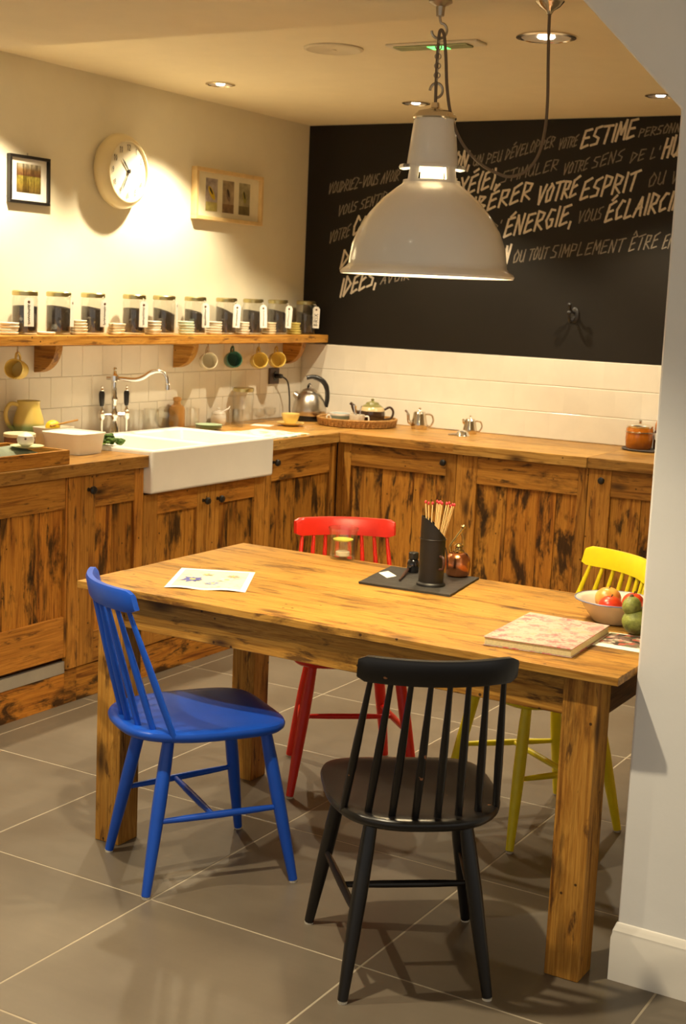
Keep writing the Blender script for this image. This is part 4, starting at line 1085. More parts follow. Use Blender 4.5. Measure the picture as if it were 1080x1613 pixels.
glass_cyl(.034, .085, .0025, .007, 24).build('glass_body', CLEAR, t, smooth=40)
tubed([(-.016, -.030, .07), (-.028, -.052, .066), (-.03, -.056, .04), (-.022, -.044, .02), (-.014, -.031, .02)], .004, CLEAR, 'handle', t)
p = Vector((.068, -.640, ZC))
t = thing('tall_jar', 'tall empty glass jar with a gold lid on the worktop', 'jar', p)
glass_cyl(.053, .162, .003, .007, 28, neck=[(.053, .145), (.050, .155), (.050, .163)]).build('glass_body', CLEAR, t, smooth=40)
MB().lathe([(.051, .158), (.0525, .159), (.0525, .174), (.048, .178), (0, .178)], 28).build('lid', GOLD, t)
def goblet(label, px, py, x):
    p = col_at(px, py, x); tag(MB().lathe([(0, 0), (.026, 0), (.026, .002), (.006, .005), (.004, .010), (.010, .016), (.028, .030), (.034, .050), (.032, .066), (.030, .066), (.0315, .050), (.026, .032), (0, .019)], 24).build('glass_cup', CLEAR, loc=p, smooth=40), label, 'glass', 'clear glasses beside the sink')
goblet('little rounded footed glass right of the tall jar', 408, 665, .07)
goblet('little rounded footed glass nearest the white paper', 424, 664, .05)
# tea towel
mb = MB(); c = [at(362, 676, z=ZC), at(415, 671, z=ZC), at(478, 687, z=ZC), at(432, 697, z=ZC)]; c[0].y = max(c[0].y, sy1 + .006); c[3].y = max(c[3].y, sy1 + .006)
c = [Vector((.30, sy1 + .012, 0)), Vector((.33, -.86, 0)), Vector((.602, -.86, 0)), Vector((.612, sy1 + .012, 0))]
nn = 14
for lay in range(2):
    for i in range(nn + 1):
        for j in range(nn + 1):
            u, v = i / nn, j / nn; q = (c[0] * (1 - u) + c[3] * u) * (1 - v) + (c[1] * (1 - u) + c[2] * u) * v
            mb.v.append((q.x, q.y, ZC + .0004 + lay * (.0045 + .0035 * math.sin(u * 7 + v * 5) ** 2)))
for lay in range(2):
    for i in range(nn):
        for j in range(nn):
            a = lay * (nn + 1) ** 2 + i * (nn + 1) + j; q = (a, a + 1, a + nn + 2, a + nn + 1); mb.f.append(q if lay else q[::-1])
for i in range(nn):
    for (a, e) in ((i, i + 1), ((nn) * (nn + 1) + i + 1, nn * (nn + 1) + i), ((i + 1) * (nn + 1), i * (nn + 1)), (i * (nn + 1) + nn, (i + 1) * (nn + 1) + nn)): mb.f.append((a, e, e + (nn + 1) ** 2, a + (nn + 1) ** 2))
def spots_mat(name, base, cols, scale, rough=.85, thr=.34):
    m, nt, b = newmat(name); v = ocoord(nt, (1, 1, 1)); vo = N(nt, 'ShaderNodeTexVoronoi'); vo.inputs['Scale'].default_value = scale
    n1 = noise(nt, v, scale * 1.5, 4); va = N(nt, 'ShaderNodeMix', data_type='RGBA'); va.inputs[0].default_value = .06; nt.links.new(v, va.inputs[6])
    nn_ = N(nt, 'ShaderNodeTexNoise'); nn_.inputs['Scale'].default_value = scale * 2.2; nt.links.new(v, nn_.inputs['Vector']); nt.links.new(nn_.outputs['Color'], va.inputs[7])
    nt.links.new(va.outputs[2], vo.inputs['Vector'])
    sp = N(nt, 'ShaderNodeSeparateColor'); nt.links.new(vo.outputs['Color'], sp.inputs[0])
    rc = ramp(nt, [(i / len(cols), cc_) for i, cc_ in enumerate(cols)], 'CONSTANT'); nt.links.new(sp.outputs[0], rc.inputs[0])
    rm = ramp(nt, [(thr * .7, (1, 1, 1, 1)), (thr, (0, 0, 0, 1))]); nt.links.new(vo.outputs['Distance'], rm.inputs[0])
    mu = N(nt, 'ShaderNodeMath', operation='MULTIPLY'); nt.links.new(rm.outputs[0], mu.inputs[0]); nt.links.new(n1, mu.inputs[1]); mu2 = N(nt, 'ShaderNodeMath', operation='MULTIPLY'); mu2.inputs[1].default_value = 1.5; mu2.use_clamp = True; nt.links.new(mu.outputs[0], mu2.inputs[0])
    nt.links.new(mixc(nt, base, rc.outputs[0], mu2.outputs[0]), b.inputs['Base Color']); b.inputs['Roughness'].default_value = rough; return m
o = mb.build('tea_towel', spots_mat('towel_print', (.74, .72, .60, 1), [(.16, .28, .16, 1), (.60, .38, .08, 1), (.20, .36, .30, 1)], 20, .85, .5), smooth=60)
tag(o, 'white tea towel with pastel print spread right of the sink', 'towel')
p = at(436, 667, z=ZC); tag(MB().box(-.05, .05, -.04, .04, 0, .0015).build('paper_sheet', PAPER, loc=(.20, -.66, ZC + .0004), smooth=0, rot=(0, 0, .3)), 'small white paper lying behind the yellow saucer', 'paper')
# yellow cup and saucer
p = at(457, 671, z=ZC); YC = plain('pale_yellow_glaze', (.80, .62, .22, 1), .25)
tag(MB().lathe([(0, 0), (.034, 0), (.038, .004), (.066, .013), (.070, .018), (.066, .0165), (.036, .007), (0, .006)], 34).build('saucer', YC, loc=(p.x, p.y, ZC + .0003)), 'yellow saucer under the yellow cup near the kettle', 'saucer')
t = thing('tea_cup', 'yellow cup on a yellow saucer near the kettle', 'cup', (p.x, p.y, ZC + .0072))
MB().lathe([(0, 0), (.024, 0), (.026, .006), (.036, .022), (.045, .048), (.046, .056), (.043, .056), (.041, .048), (.032, .024), (.02, .010), (0, .008)], 30).build('cup', YC, t)
hq = Vector((-.35, .93, 0)); tubed([hq * .042 + Vector((0, 0, .046)), hq * .064 + Vector((0, 0, .048)), hq * .064 + Vector((0, 0, .026)), hq * .034 + Vector((0, 0, .018))], .004, YC, 'handle', t)

# ------------------------------------------------------------------ kettle
p = Vector((.195, -.215, ZC + .0003))
t = thing('electric_kettle', 'brushed steel electric kettle with a black arched handle in the corner', 'kettle', p)
MB().lathe([(0, 0), (.076, 0), (.078, .006), (.076, .028), (0, .028)], 36).build('power_base', BLACK, t)
MB().lathe([(0, .029), (.084, .029), (.090, .040), (.089, .060), (.080, .100), (.062, .135), (.040, .154), (0, .154)], 40).build('body', STEEL, t, smooth=50)
MB().lathe([(.041, .153), (.040, .160), (.020, .168), (.006, .170), (.006, .180), (.011, .186), (0, .192)], 24).build('lid', STEEL, t)
rv = Vector((.86, .507, 0)); uz = Vector((0, 0, 1))
def kp(a, z): return rv * a + uz * z
MB().tube(spline([kp(.085, .075), kp(.092, .12), kp(.086, .175), kp(.060, .212), kp(.015, .228), kp(-.020, .222)], 6), [.012] * 12 + [.0135] * 12 + [.011] * 7, 12).build('handle', BLACK, t)
MB().lathe([(.022, 0), (.014, .030), (.012, .034), (0, .030), (0, 0)], 14).xform(Matrix.Translation(kp(-.056, .118)) @ Matrix.Rotation(R_(30), 4, 'Z') @ Matrix.Rotation(R_(-52), 4, 'Y')).build('spout', STEEL, t)
tubed([kp(-.012, .168), kp(-.008, .185), kp(.002, .192)], .005, BLACK, 'lid_knob', t)
pts = [SOCK + Vector((.0, 0, 0)), SOCK + Vector((.030, .01, -.002)), SOCK + Vector((.045, .045, -.03)), SOCK + Vector((.04, .075, -.11)), SOCK + Vector((.045, .075, -.19)), Vector((.085, -.200, ZC + .012)), Vector((.118, -.212, ZC + .010))]
MB().tube(spline(pts, 6), [.012] * 7 + [.0042] * 30, 8).build('power_cord', BLACK, t, tuple(-p))
# ------------------------------------------------------------------ basket tray with tea things
p = at(563, 668, z=ZC); p.y = -.222; p.x += .034
t = thing('wicker_tray', 'round shallow wicker tray holding the brown teapot and cups', 'tray', (p.x, p.y, ZC + .0005))
WICK = plain('wicker', (.42, .22, .06, 1), .6, var=.35, scale=60, bump=.8, bscale=150)
br = .200
MB().lathe([(0, 0), (br - .012, 0), (br - .006, .004), (br - .016, .006), (0, .006)], 48).build('base', WICK, t)
rm = MB()
for k in range(4): rm.torus((0, 0, .008 + .0095 * k), br - .009 + .003 * k, .0062, 'z', 56, 8)
rm.build('woven_rim', WICK, t)
mb = MB()
for k in range(56):
    a = 2 * PI * k / 56; mb.tube([((br - .002) * math.cos(a), (br - .002) * math.sin(a), .004), ((br + .005) * math.cos(a + .05), (br + .005) * math.sin(a + .05), .040)], .0028, 5)
o = mb.build('rim_weave', WICK, t); o['kind'] = 'stuff'
TZ0 = ZC + .0075
def on_tray(px, py): q = at(px, py, z=TZ0); return Vector((q.x, q.y, TZ0))
tb = Vector((p.x + .055, p.y + .055, TZ0))
t = thing('brown_teapot', 'glossy dark brown teapot with a green and cream upper band', 'teapot', tb)
BROWN = plain('brown_glaze', (.045, .022, .012, 1), .15, coat=.4)
MB().lathe([(0, 0), (.046, 0), (.056, .010), (.066, .040), (.067, .055), (.065, .070)], 36).lathe([(0, .0705), (.065, .070)], 36).build('body', BROWN, t, smooth=50)
MB().lathe([(.0652, .069), (.061, .082), (.054, .090)], 36).build('cream_band', plain('cream_band', (.62, .46, .24, 1), .25), t, smooth=50)
MB().lathe([(.0545, .0895), (.044, .098), (.034, .103), (0, .103)], 36).build('shoulder', plain('olive_glaze', (.22, .20, .07, 1), .22), t, smooth=50)
MB().lathe([(.036, .102), (.030, .112), (.010, .117), (.006, .121), (.010, .128), (0, .133)], 26).build('lid', plain('olive_glaze', (.22, .20, .07, 1), .22), t)
tubed([rv * .060 + uz * .075, rv * .090 + uz * .090, rv * .108 + uz * .068, rv * .098 + uz * .035, rv * .060 + uz * .024], .0062, BROWN, 'handle', t)
MB().tube(spline([rv * -.055 + uz * .040, rv * -.085 + uz * .060, rv * -.100 + uz * .092, rv * -.115 + uz * .105], 5), [.018] * 5 + [.012] * 6 + [.008] * 5, 10).build('spout', BROWN, t)
q = p + Vector((-.085, -.030, 0)); bl = plain('blue_band_glaze', (.22, .34, .36, 1), .25)
t = thing('striped_bowl', 'pale blue banded cup at the left of the wicker tray', 'cup', (q.x, q.y, TZ0))
MB().lathe([(0, 0), (.026, 0), (.044, .014), (.054, .042), (.0555, .050), (.052, .050), (.041, .016), (0, .006)], 32).build('cup', bl, t)
MB().lathe([(.0545, .040), (.0563, .0505), (.0545, .052), (.051, .0505), (.052, .044)], 32).build('white_rim', WHITE, t)
MB().torus((-.042, -.040, .028), .012, .004, 'y', 16, 8).build('handle', WHITE, t)
q = p + Vector((.040, -.072, 0))
t = thing('patterned_cup', 'white cup holding teaspoons in front of the brown teapot', 'cup', (q.x, q.y, TZ0))
PAT = spots_mat('cup_print', (.76, .68, .54, 1), [(.45, .22, .12, 1), (.50, .30, .32, 1)], 60, .3)
MB().lathe([(0, 0), (.024, 0), (.034, .012), (.039, .040), (.040, .054), (.037, .054), (.031, .014), (0, .008)], 28).build('cup', PAT, t)
tubed([rv * .036 + uz * .045, rv * .056 + uz * .046, rv * .058 + uz * .024, rv * .034 + uz * .016], .004, WHITE, 'handle', t)
for k, (ax_, ay_) in enumerate(((-.012, .004), (.0, -.008), (.008, .006))):
    o = MB().tube([(ax_ * .6, ay_ * .6, .012), (ax_ * 1.9, ay_ * 1.9, .085), (ax_ * 2.2, ay_ * 2.2, .100)], [.002, .003, .0045], 8).build('teaspoon', CHROME, loc=(q.x, q.y, TZ0))
    tag(o, ('leftmost', 'middle', 'rightmost')[k] + ' teaspoon standing in the white cup', 'spoon', 'teaspoons in the cup')
# ------------------------------------------------------------------ silver teapots
def silver_pot(label, loc, s, spout):
    t = thing('silver_teapot', label, 'teapot', loc, 0, 'small silver pots on the back worktop')
    MB().lathe([(0, 0), (.040 * s, 0), (.044 * s, .010 * s), (.043 * s, .030 * s), (.034 * s, .072 * s), (.033 * s, .080 * s), (0, .081 * s)], 30).build('body', SILVER, t, smooth=50)
    MB().lathe([(.034 * s, .080 * s), (.028 * s, .090 * s), (.008 * s, .094 * s), (.005 * s, .100 * s), (.009 * s, .108 * s), (0, .113 * s)], 24).build('lid', SILVER, t)
    tubed([rv * .034 * s + uz * .078 * s, rv * .062 * s + uz * .074 * s, rv * .072 * s + uz * .045 * s, rv * .058 * s + uz * .018 * s, rv * .040 * s + uz * .018 * s], .005 * s, SILVER, 'handle', t)
    if spout: MB().tube(spline([rv * -.036 * s + uz * .026 * s, rv * -.055 * s + uz * .040 * s, rv * -.060 * s + uz * .075 * s, rv * -.076 * s + uz * .095 * s], 5), [.012 * s] * 5 + [.008 * s] * 6 + [.005 * s] * 5, 10).build('spout', SILVER, t)
    else: MB().tube(spline([rv * -.030 * s + uz * .060 * s, rv * -.042 * s + uz * .080 * s, rv * -.048 * s + uz * .086 * s], 4), [.012 * s] * 4 + [.007 * s] * 5, 8).build('pouring_lip', SILVER, t)
    return t
q = at(662, 675, z=ZC); silver_pot('silver teapot with a thin spout right of the wicker tray', (q.x + .005, -.105, ZC + .0003), .98, True)
q = at(742, 682, z=ZC); silver_pot('small silver milk pot behind the silver strainer', (q.x + .012, -.105, ZC + .0003), .82, False)
q = at(730, 686, z=ZC)
t = thing('tea_strainer', 'little silver strainer lying in front of the milk pot', 'strainer', (q.x + .0, q.y - .015, ZC + .0003))
MB().lathe([(.036, 0), (.034, .003), (.026, .020), (.012, .028), (0, .029)], 24).build('bowl', CHROME, t)
MB().tube([rv * -.028 + uz * .006, rv * -.07 + uz * .003], [.006, .004], 8, .6).build('handle', STEEL, t)
# ------------------------------------------------------------------ orange canister, jar and tray at the right
q = at(1006, 708, z=ZC)
tx_, ty_ = q.x + .045, q.y
tag(MB().lathe([(0, 0), (.118, 0), (.125, .006), (.120, .009), (.115, .005), (0, .004)], 40).build('dark_tray', plain('slate_grey', (.06, .05, .045, 1), .5), loc=(tx_, ty_, ZC + .0004)), 'round dark tray under the orange canister', 'tray')
t = thing('orange_canister', 'shiny orange canister with a silver lid at the right of the worktop', 'canister', (tx_ - .045, ty_ - .01, ZC + .0052))
ORG = plain('orange_enamel', (.50, .15, .008, 1), .2, coat=.4)
MB().lathe([(0, 0), (.055, 0), (.060, .008), (.064, .050), (.062, .092), (.058, .100), (0, .100)], 36).build('body', ORG, t)
MB().torus((0, 0, .078), .0635, .003, 'z', 40, 8).build('band', SILVER, t)
MB().lathe([(.060, .099), (.061, .106), (.054, .112), (.020, .120), (.005, .124), (.009, .132), (0, .138)], 32).build('lid', CHROME, t)
t = thing('honey_jar', 'orange-lidded jar with a paper label behind the canister', 'jar', (tx_ + .042, ty_ + .05, ZC + .0052))
MB().lathe([(0, 0), (.034, 0), (.037, .008), (.037, .075), (.030, .090), (0, .090)], 28).build('body', plain('amber_dark', (.09, .022, .004, 1), .15), t)
MB().lathe([(.0375, .045), (.0380, .047), (.0380, .074), (.0375, .076)], 28).build('paper_label', PAPER, t)
MB().lathe([(.031, .089), (.033, .093), (.033, .115), (.026, .135), (.012, .145), (0, .147)], 24).build('lid', ORG, t)

# ================================================================== ON THE TABLE
def tpt(px, py, z=ZT): return at(px, py, z=z)
def sheet(name, corners, z, th, mat, label, cat, wave=0., n=14):
    c = [tpt(*q) for q in corners]; ctr = sum(c, Vector()) / 4; b = MB(); m1 = n + 1
    for lay in range(2):
        for i in range(m1):
            for j in range(m1):
                u, v = i / n, j / n; q = (c[0] * (1 - u) + c[1] * u) * (1 - v) + (c[3] * (1 - u) + c[2] * u) * v
                b.v.append((q.x - ctr.x, q.y - ctr.y, lay * th + wave * (math.sin(v * 5.5 + .5) ** 2) * (1 - u) * 1.0))
    for lay in range(2):
        for i in range(n):
            for j in range(n):
                a = lay * m1 * m1 + i * m1 + j; q = (a, a + 1, a + m1 + 1, a + m1); b.f.append(q if lay else q[::-1])
    for i in range(n):
        for (a, e) in ((i, i + 1), (n * m1 + i + 1, n * m1 + i), ((i + 1) * m1, i * m1), (i * m1 + n, (i + 1) * m1 + n)): b.f.append((a, e, e + m1 * m1, a + m1 * m1))
    o = b.build(name, mat, loc=(ctr.x, ctr.y, z), smooth=60)
    return (tag(o, label, cat) if label else o), c, ctr
# flower print
o, c, ctr = sheet('flower_print', [(258, 926), (286, 895), (402, 902), (386, 934)], ZT + .0004, .0008, PAPER, 'crumpled white sheet with a faded flower print lying on the table', 'print', .004)
sheet_pr = spots_mat('flower_ink', (.56, .53, .44, 1), [(.42, .42, .36, 1), (.50, .36, .26, 1), (.38, .43, .38, 1)], 26, .85, .45)
c2 = [ctr + (q - ctr) * .86 for q in c]
b = MB(); n = 14
for i in range(n + 1):
    for j in range(n + 1):
        u, v = i / n, j / n; uu, vv_ = .07 + .86 * u, .07 + .86 * v
        q = (c[0] * (1 - uu) + c[1] * uu) * (1 - vv_) + (c[3] * (1 - uu) + c[2] * uu) * vv_
        b.v.append((q.x - ctr.x, q.y - ctr.y, .0012 + .004 * (math.sin(vv_ * 5.5 + .5) ** 2) * (1 - uu)))
for i in range(n):
    for j in range(n):
        a = i * (n + 1) + j; b.f.append((a, a + 1, a + n + 2, a + n + 1))
pr = b.build('printed_area', sheet_pr, o, smooth=60)
def flower(u, v, r_, col, nm, petals=9):
    q = (c[0] * (1 - u) + c[1] * u) * (1 - v) + (c[3] * (1 - u) + c[2] * u) * v - ctr; zz = .0024 + .004 * (math.sin(v * 5.5 + .5) ** 2) * (1 - u); b = MB(); rr = random.Random(nm)
    for k in range(petals):
        a = 2 * PI * k / petals; L_ = r_ * rr.uniform(.6, 1.1); d1 = Vector((math.cos(a), math.sin(a), 0)); s1 = Vector((-d1.y, d1.x, 0)) * r_ * .16; o_ = Vector((q.x, q.y, zz))
        b.add([o_, o_ + d1 * L_ * .5 + s1, o_ + d1 * L_, o_ + d1 * L_ * .5 - s1], [(0, 1, 2, 3)])
    b.build('printed_flower', plain(nm, col, .85, var=.2, scale=60), pr, smooth=0)
    b = MB().lathe([(0, .0003), (r_ * .2, .0002), (r_ * .2, 0)], 10, (q.x, q.y, zz)); b.build('flower_centre', plain('flower_yellow', (.75, .52, .10, 1), .8), pr, smooth=0)
flower(.42, .27, .046, (.10, .11, .36, 1), 'flower_blue'); flower(.30, .55, .030, (.24, .28, .42, 1), 'flower_grey_blue'); flower(.66, .75, .026, (.62, .30, .20, 1), 'flower_red'); flower(.70, .40, .024, (.36, .34, .24, 1), 'flower_olive', 7); flower(.48, .70, .040, (.52, .55, .47, 1), 'flower_grey')
# glass of water
p = tpt(539, 880)
t = thing('water_glass', 'clear glass tumbler of water with a floating lemon slice and tealight', 'glass', (p.x, p.y, ZT + .0004))
gr, gh = .044, .098
MB().lathe([(0, 0), (gr * .86, 0), (gr * .92, .005), (gr, gh * .9), (gr * 1.07, gh * .93), (gr * 1.07, gh), (gr * 1.0, gh), (gr * .95, gh * .88), (gr * .86, .012), (0, .010)], 36).build('glass_body', CLEAR, t, smooth=40)
WAT = thin_glass('water', (.96, .96, .88), .9)
MB().lathe([(0, .011), (gr * .85, .013), (gr * .93, .062), (0, .062)], 32).build('water', WAT, t)
MB().lathe([(0, .0585), (gr * .72, .0585), (gr * .73, .0625), (gr * .68, .0632), (0, .0630)], 30).build('lemon_slice', plain('lemon_flesh', (.62, .58, .08, 1), .35, var=.15, scale=50), t)
MB().lathe([(0, .0112), (.021, .0112), (.022, .022), (.018, .024), (0, .023)], 24).build('tealight', plain('wax_white', (.88, .86, .78, 1), .4), t)
# slate
o, c, ctr = sheet('slate_board', [(564.4, 919.7), (615, 894.7), (754, 912.8), (708, 940.6)], ZT + .0004, .006, plain('slate_dark', (.030, .027, .024, 1), .55, var=.35, scale=14, bump=.6, bscale=35), 'dark grey slate board in the middle of the table', 'slate', 0., 10)
for v in o.data.vertices:
    rr = random.Random(v.index); v.co.x += rr.uniform(-.0012, .0012); v.co.y += rr.uniform(-.0012, .0012)
ZS = ZT + .0068
o, _, _ = sheet('paper_label', [(596, 906), (611, 903), (624, 911), (609, 914)], ZS, .0006, PAPER, 'small white paper label lying on the slate', 'paper')
p = tpt(650, 901, ZS)
t = thing('ink_bottle', 'small black ink bottle with a screw cap on the slate', 'bottle', (p.x, p.y, ZS))
MB().lathe([(0, 0), (.016, 0), (.0185, .004), (.0190, .026), (.016, .036), (.011, .040), (0, .040)], 22).build('glass_body', plain('ink_glass', (.006, .006, .008, 1), .06, coat=.5), t)
MB().lathe([(.0125, .0395), (.0150, .041), (.0150, .058), (.013, .060), (0, .060)], 20).build('cap', BLACK, t)
pa, pb = tpt(629, 914, ZS + .004), tpt(642, 900, ZS + .004)
tag(MB().tube([Vector((0, 0, .0)), (pb - pa) * .5 + Vector((0, 0, .002)), (pb - pa) + Vector((0, 0, .005))], [.0025, .005, .0045], 8).build('pen_holder', plain('dark_wood_pen', (.05, .02, .012, 1), .4), loc=pa + Vector((0, 0, .0012))), 'short dark wooden pen leaning towards the ink bottle', 'pen')
# match scuttle
p = tpt(678, 921, ZS)
t = thing('match_scuttle', 'tall black metal scuttle with a slanted mouth full of matches', 'holder', (p.x, p.y, ZS))
SCM = plain('black_tin', (.006, .005, .005, 1), .45); sr = .036
mb = MB(); n = 40
def topz(a):
    # cut slopes down to the spectator's right
    x = math.cos(a) * rv.x + math.sin(a) * rv.y
    return .198 - .062 * ((x + 1) / 2) ** 1.6
for lay, rr in ((0, sr), (1, sr - .0018)):
    for i in range(n):
        a = 2 * PI * i / n; mb.v.append((rr * math.cos(a), rr * math.sin(a), .002 if lay else 0))
    for i in range(n):
        a = 2 * PI * i / n; mb.v.append((rr * math.cos(a), rr * math.sin(a), topz(a)))
for i in range(n):
    j = (i + 1) % n
    mb.f += [(i, j, n + j, n + i), (2 * n + j, 2 * n + i, 3 * n + i, 3 * n + j), (n + i, n + j, 3 * n + j, 3 * n + i)]
mb.f += [tuple(reversed(range(n))), tuple(2 * n + i for i in range(n))]
mb.build('scuttle_body', SCM, t, smooth=40)
MB().lathe([(sr, 0), (sr + .006, 0), (sr + .005, .006), (sr, .010)], 40).build('foot_ring', SCM, t)
MB().torus((0, 0, .134), sr + .0006, .0016, 'z', 40, 6).build('seam_band', SCM, t)
fv = Vector((CAM_O.x - p.x, CAM_O.y - p.y, 0)).normalized()
hv = (fv * .8 + rv * .6).normalized()
tubed([hv * (sr - .001) + uz * .088, hv * (sr + .016) + uz * .084, hv * (sr + .016) + uz * .056, hv * (sr - .001) + uz * .050], .004, plain('handle_brown', (.06, .022, .014, 1), .5), 'handle', t)
tubed([rv * (sr + .001) + uz * .110 + fv * .005, rv * (sr + .006) + uz * .085 + fv * .012, rv * (sr + .009) + uz * .05 + fv * .016], .0016, SCM, 'bail_wire', t)
MS = plain('match_wood', (.70, .48, .20, 1), .6); MH = plain('match_head', (.55, .035, .045, 1), .6)
mt = [(-.024, .000, -.10, .238), (-.020, .008, -.05, .236), (-.015, -.004, .02, .234), (.002, .0, .04, .240), (.006, .008, .06, .239), (.010, -.006, .08, .238), (.013, .004, .10, .236), (.015, .014, .20, .238), (.019, -.006, .24, .236), (.023, .006, .30, .234), (.026, -.002, .33, .232), (.018, -.014, .28, .226)]
nm = ['first', 'second', 'third', 'fourth', 'fifth', 'sixth', 'seventh', 'eighth', 'ninth', 'tenth', 'eleventh', 'twelfth']
for k, (a, dpt, lean, zt3) in enumerate(mt):
    base = Vector((p.x, p.y, ZS + .0035)) + rv * (a * .5 - lean * .055) + fv * dpt
    tip = Vector((p.x, p.y, ZS)) + rv * (a * .6 + lean * .12) + fv * (dpt * 1.2) + uz * zt3
    m_ = thing('long_match', 'long red-tipped match in the black scuttle, %s from the left' % nm[k], 'match', base, 0, 'long matches in the scuttle')
    MB().tube([Vector(), tip - base], .0020, 6).build('stick', MS, m_)
    hd_ = (tip - base); MB().ball((0, 0, 0), .0034, .0034, .0052, 10, 8).build('head', MH, m_, tuple(hd_))
# copper pot
p = tpt(720, 907, ZS)
t = thing('copper_pot', 'small round copper pot with a tall brass top on the slate', 'pot', (p.x, p.y, ZS))
COP = plain('copper', (.60, .24, .11, 1), .24, 1.0, .12); BRS = plain('brass', (.52, .38, .16, 1), .25, 1.0, .1)
MB().lathe([(0, 0), (.027, 0), (.034, .006), (.0375, .032), (.035, .056), (.026, .068), (.016, .072), (0, .072)], 32).build('body', COP, t, smooth=50)
MB().lathe([(.016, .068), (.017, .076), (.011, .080), (.010, .086), (.014, .090), (.008, .096), (0, .097)], 22).build('neck', BRS, t)
tubed([rv * -.020 + uz * .060, rv * -.026 + uz * .085, rv * -.012 + uz * .110, rv * .004 + uz * .135, rv * .012 + uz * .148], .0045, BRS, 'lever', t)
tubed([rv * .012 + uz * .090, rv * .010 + uz * .115, rv * .004 + uz * .130], .0040, BRS, 'stem', t)
MB().ball((0, 0, .148), .009, .009, .006, 12, 8).build('finial', BRS, t, tuple(rv * .010))
# notebook
zb0 = ZT + .0004
cn = [(761, 1002), (834.5, 964), (960, 985), (900.6, 1022.6)]; zt4 = ZT + .022
c = [at(*q, z=zt4) for q in cn]; ctr = sum(c, Vector()) / 4
t = thing('floral_notebook', 'thick notebook with a pink floral cover on the table', 'notebook', (ctr.x, ctr.y, zb0))
def slab(c, z0, z1, inset, name, mat):
    q = [(p_ - ctr) * (1 - inset) for p_ in c]; return MB().add([(v.x, v.y, z0) for v in q] + [(v.x, v.y, z1) for v in q], [(3, 2, 1, 0), (4, 5, 6, 7)] + [(i, (i + 1) % 4, 4 + (i + 1) % 4, 4 + i) for i in range(4)]).build(name, mat, t, smooth=0, bevel=.0008)
COVER = spots_mat('floral_cover', (.52, .37, .30, 1), [(.60, .08, .10, 1), (.56, .24, .20, 1), (.36, .32, .20, 1), (.62, .14, .14, 1), (.50, .20, .18, 1)], 34, .6, .62)
slab(c, 0, .0022, 0, 'back_cover', COVER); slab(c, .0023, .0190, .02, 'pages', plain('page_edges', (.74, .66, .36, 1), .8, var=.1, scale=200)); slab(c, .0191, .0216, 0, 'front_cover', COVER)
# postcard
o, c, ctr = sheet('postcard', [(931, 1016), (960, 996), (1030, 1006), (1016, 1030)], ZT + .0004, .0008, PAPER, 'printed postcard beside the floral notebook', 'postcard')
def collage():
    m, nt, b = newmat('postcard_photo'); vo = N(nt, 'ShaderNodeTexVoronoi'); vo.inputs['Scale'].default_value = 70; vo.distance = 'CHEBYCHEV'; nt.links.new(ocoord(nt, (1, 1, 1)), vo.inputs['Vector'])
    sp = N(nt, 'ShaderNodeSeparateColor'); nt.links.new(vo.outputs['Color'], sp.inputs[0])
    r1 = ramp(nt, [(0, (.06, .05, .04, 1)), (.25, (.45, .10, .07, 1)), (.45, (.16, .18, .10, 1)), (.62, (.50, .44, .36, 1)), (.8, (.20, .12, .10, 1))], 'CONSTANT'); nt.links.new(sp.outputs[0], r1.inputs[0]); nt.links.new(r1.outputs[0], b.inputs['Base Color']); b.inputs['Roughness'].default_value = .35; return m
b = MB(); q = [(c[0] * (1 - u) + c[1] * u) * (1 - v) + (c[3] * (1 - u) + c[2] * u) * v - ctr for u, v in ((.2, .05), (.95, .05), (.95, .95), (.2, .95))]
b.add([(v.x, v.y, .0012) for v in q], [(0, 1, 2, 3)]); b.build('photo_print', collage(), o, smooth=0)
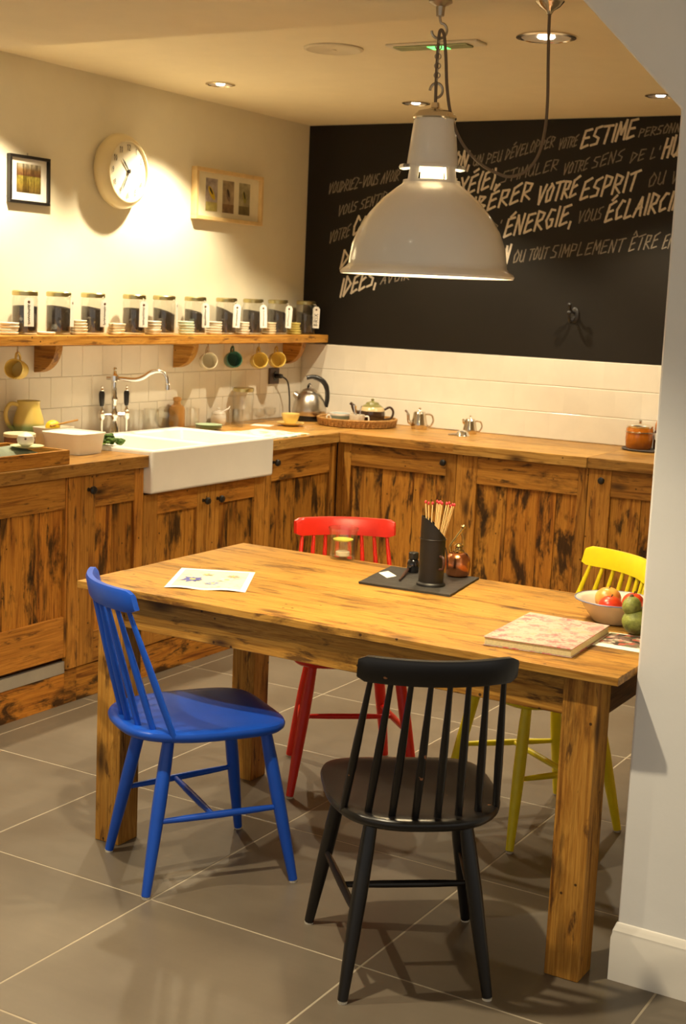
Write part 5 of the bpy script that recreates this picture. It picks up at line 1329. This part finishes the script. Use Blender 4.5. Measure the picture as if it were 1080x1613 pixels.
# fruit bowl
p = tpt(966, 979)
t = thing('enamel_bowl', 'white enamel bowl with a blue rim holding fruit', 'bowl', (p.x, p.y, ZT + .0004))
ENB = plain('enamel_cream', (.74, .66, .54, 1), .2, coat=.3)
MB().lathe([(0, 0), (.052, 0), (.056, .004), (.078, .034), (.090, .052), (.103, .058), (.104, .060), (.102, .0605), (.088, .0545), (.074, .036), (.052, .007), (0, .005)], 48).build('bowl', ENB, t, smooth=50)
MB().torus((0, 0, .0598), .1035, .0019, 'z', 56, 8).build('blue_rim', plain('rim_blue', (.16, .18, .30, 1), .3), t)
def fruit_mat(nm, a, e): 
    m, nt, b = newmat(nm); n1 = noise(nt, ocoord(nt, (1, 1, 1)), 14, 4); r1 = ramp(nt, [(.38, a), (.62, e)]); nt.links.new(n1, r1.inputs[0]); nt.links.new(r1.outputs[0], b.inputs['Base Color']); b.inputs['Roughness'].default_value = .32; return m
def fruit(name, label, cat, loc, r_, mat, flat=.86):
    f = thing(name, label, cat, loc)
    pr = [(0, .10)] + [(math.sin(PI * i / 14) * (1 + .04 * math.cos(2 * PI * i / 14)), -math.cos(PI * i / 14) * flat + (.14 if i == 0 else 0)) for i in range(1, 14)] + [(0, flat * .84)]
    pr[0] = (0, -flat * .9)
    MB().lathe([(a * r_, z * r_) for a, z in pr], 24).build('flesh', mat, f, smooth=60)
    MB().tube([(0, 0, r_ * flat * .80), (.003, .002, r_ * flat * .80 + .010)], .0018, 6).build('stem', plain('stem_brown', (.10, .06, .02, 1), .8), f)
bc = Vector((p.x, p.y, ZT + .0004)); RED = fruit_mat('red_fruit', (.55, .030, .008, 1), (.62, .10, .015, 1)); PCH = fruit_mat('peach_fruit', (.60, .16, .02, 1), (.66, .34, .07, 1))
fruit('red_tomato', 'orange-red tomato at the front of the enamel bowl', 'tomato', bc + rv * -.016 + fv * .034 + uz * .046, .033, RED)
fruit('ripe_peach', 'orange peach behind the front tomato in the enamel bowl', 'peach', bc + rv * -.014 + fv * -.036 + uz * .052, .036, PCH)
fruit('red_tomato', 'red tomato at the right of the enamel bowl, beside the near wall', 'tomato', bc + rv * .046 + fv * .006 + uz * .053, .030, RED)
# artichoke-like green gourd
q = tpt(1000, 1000)
t = thing('green_gourd', 'knobbly green gourd lying in front of the enamel bowl', 'gourd', (q.x, q.y, ZT + .0016))
GRD = plain('gourd_green', (.19, .22, .045, 1), .5, var=.5, scale=45, bump=.9, bscale=70)
MB().ball((0, 0, .033), .036, .036, .033, 24, 16).build('body', GRD, t)
MB().ball((0, 0, 0), .024, .024, .025, 20, 14).build('neck', GRD, t, tuple(rv * -.014 + uz * .072))
MB().lathe([(.006, 0), (.004, .006), (0, .006)], 8).build('stalk', plain('stem_brown', (.10, .06, .02, 1), .8), t, tuple(rv * -.016 + uz * .0955))
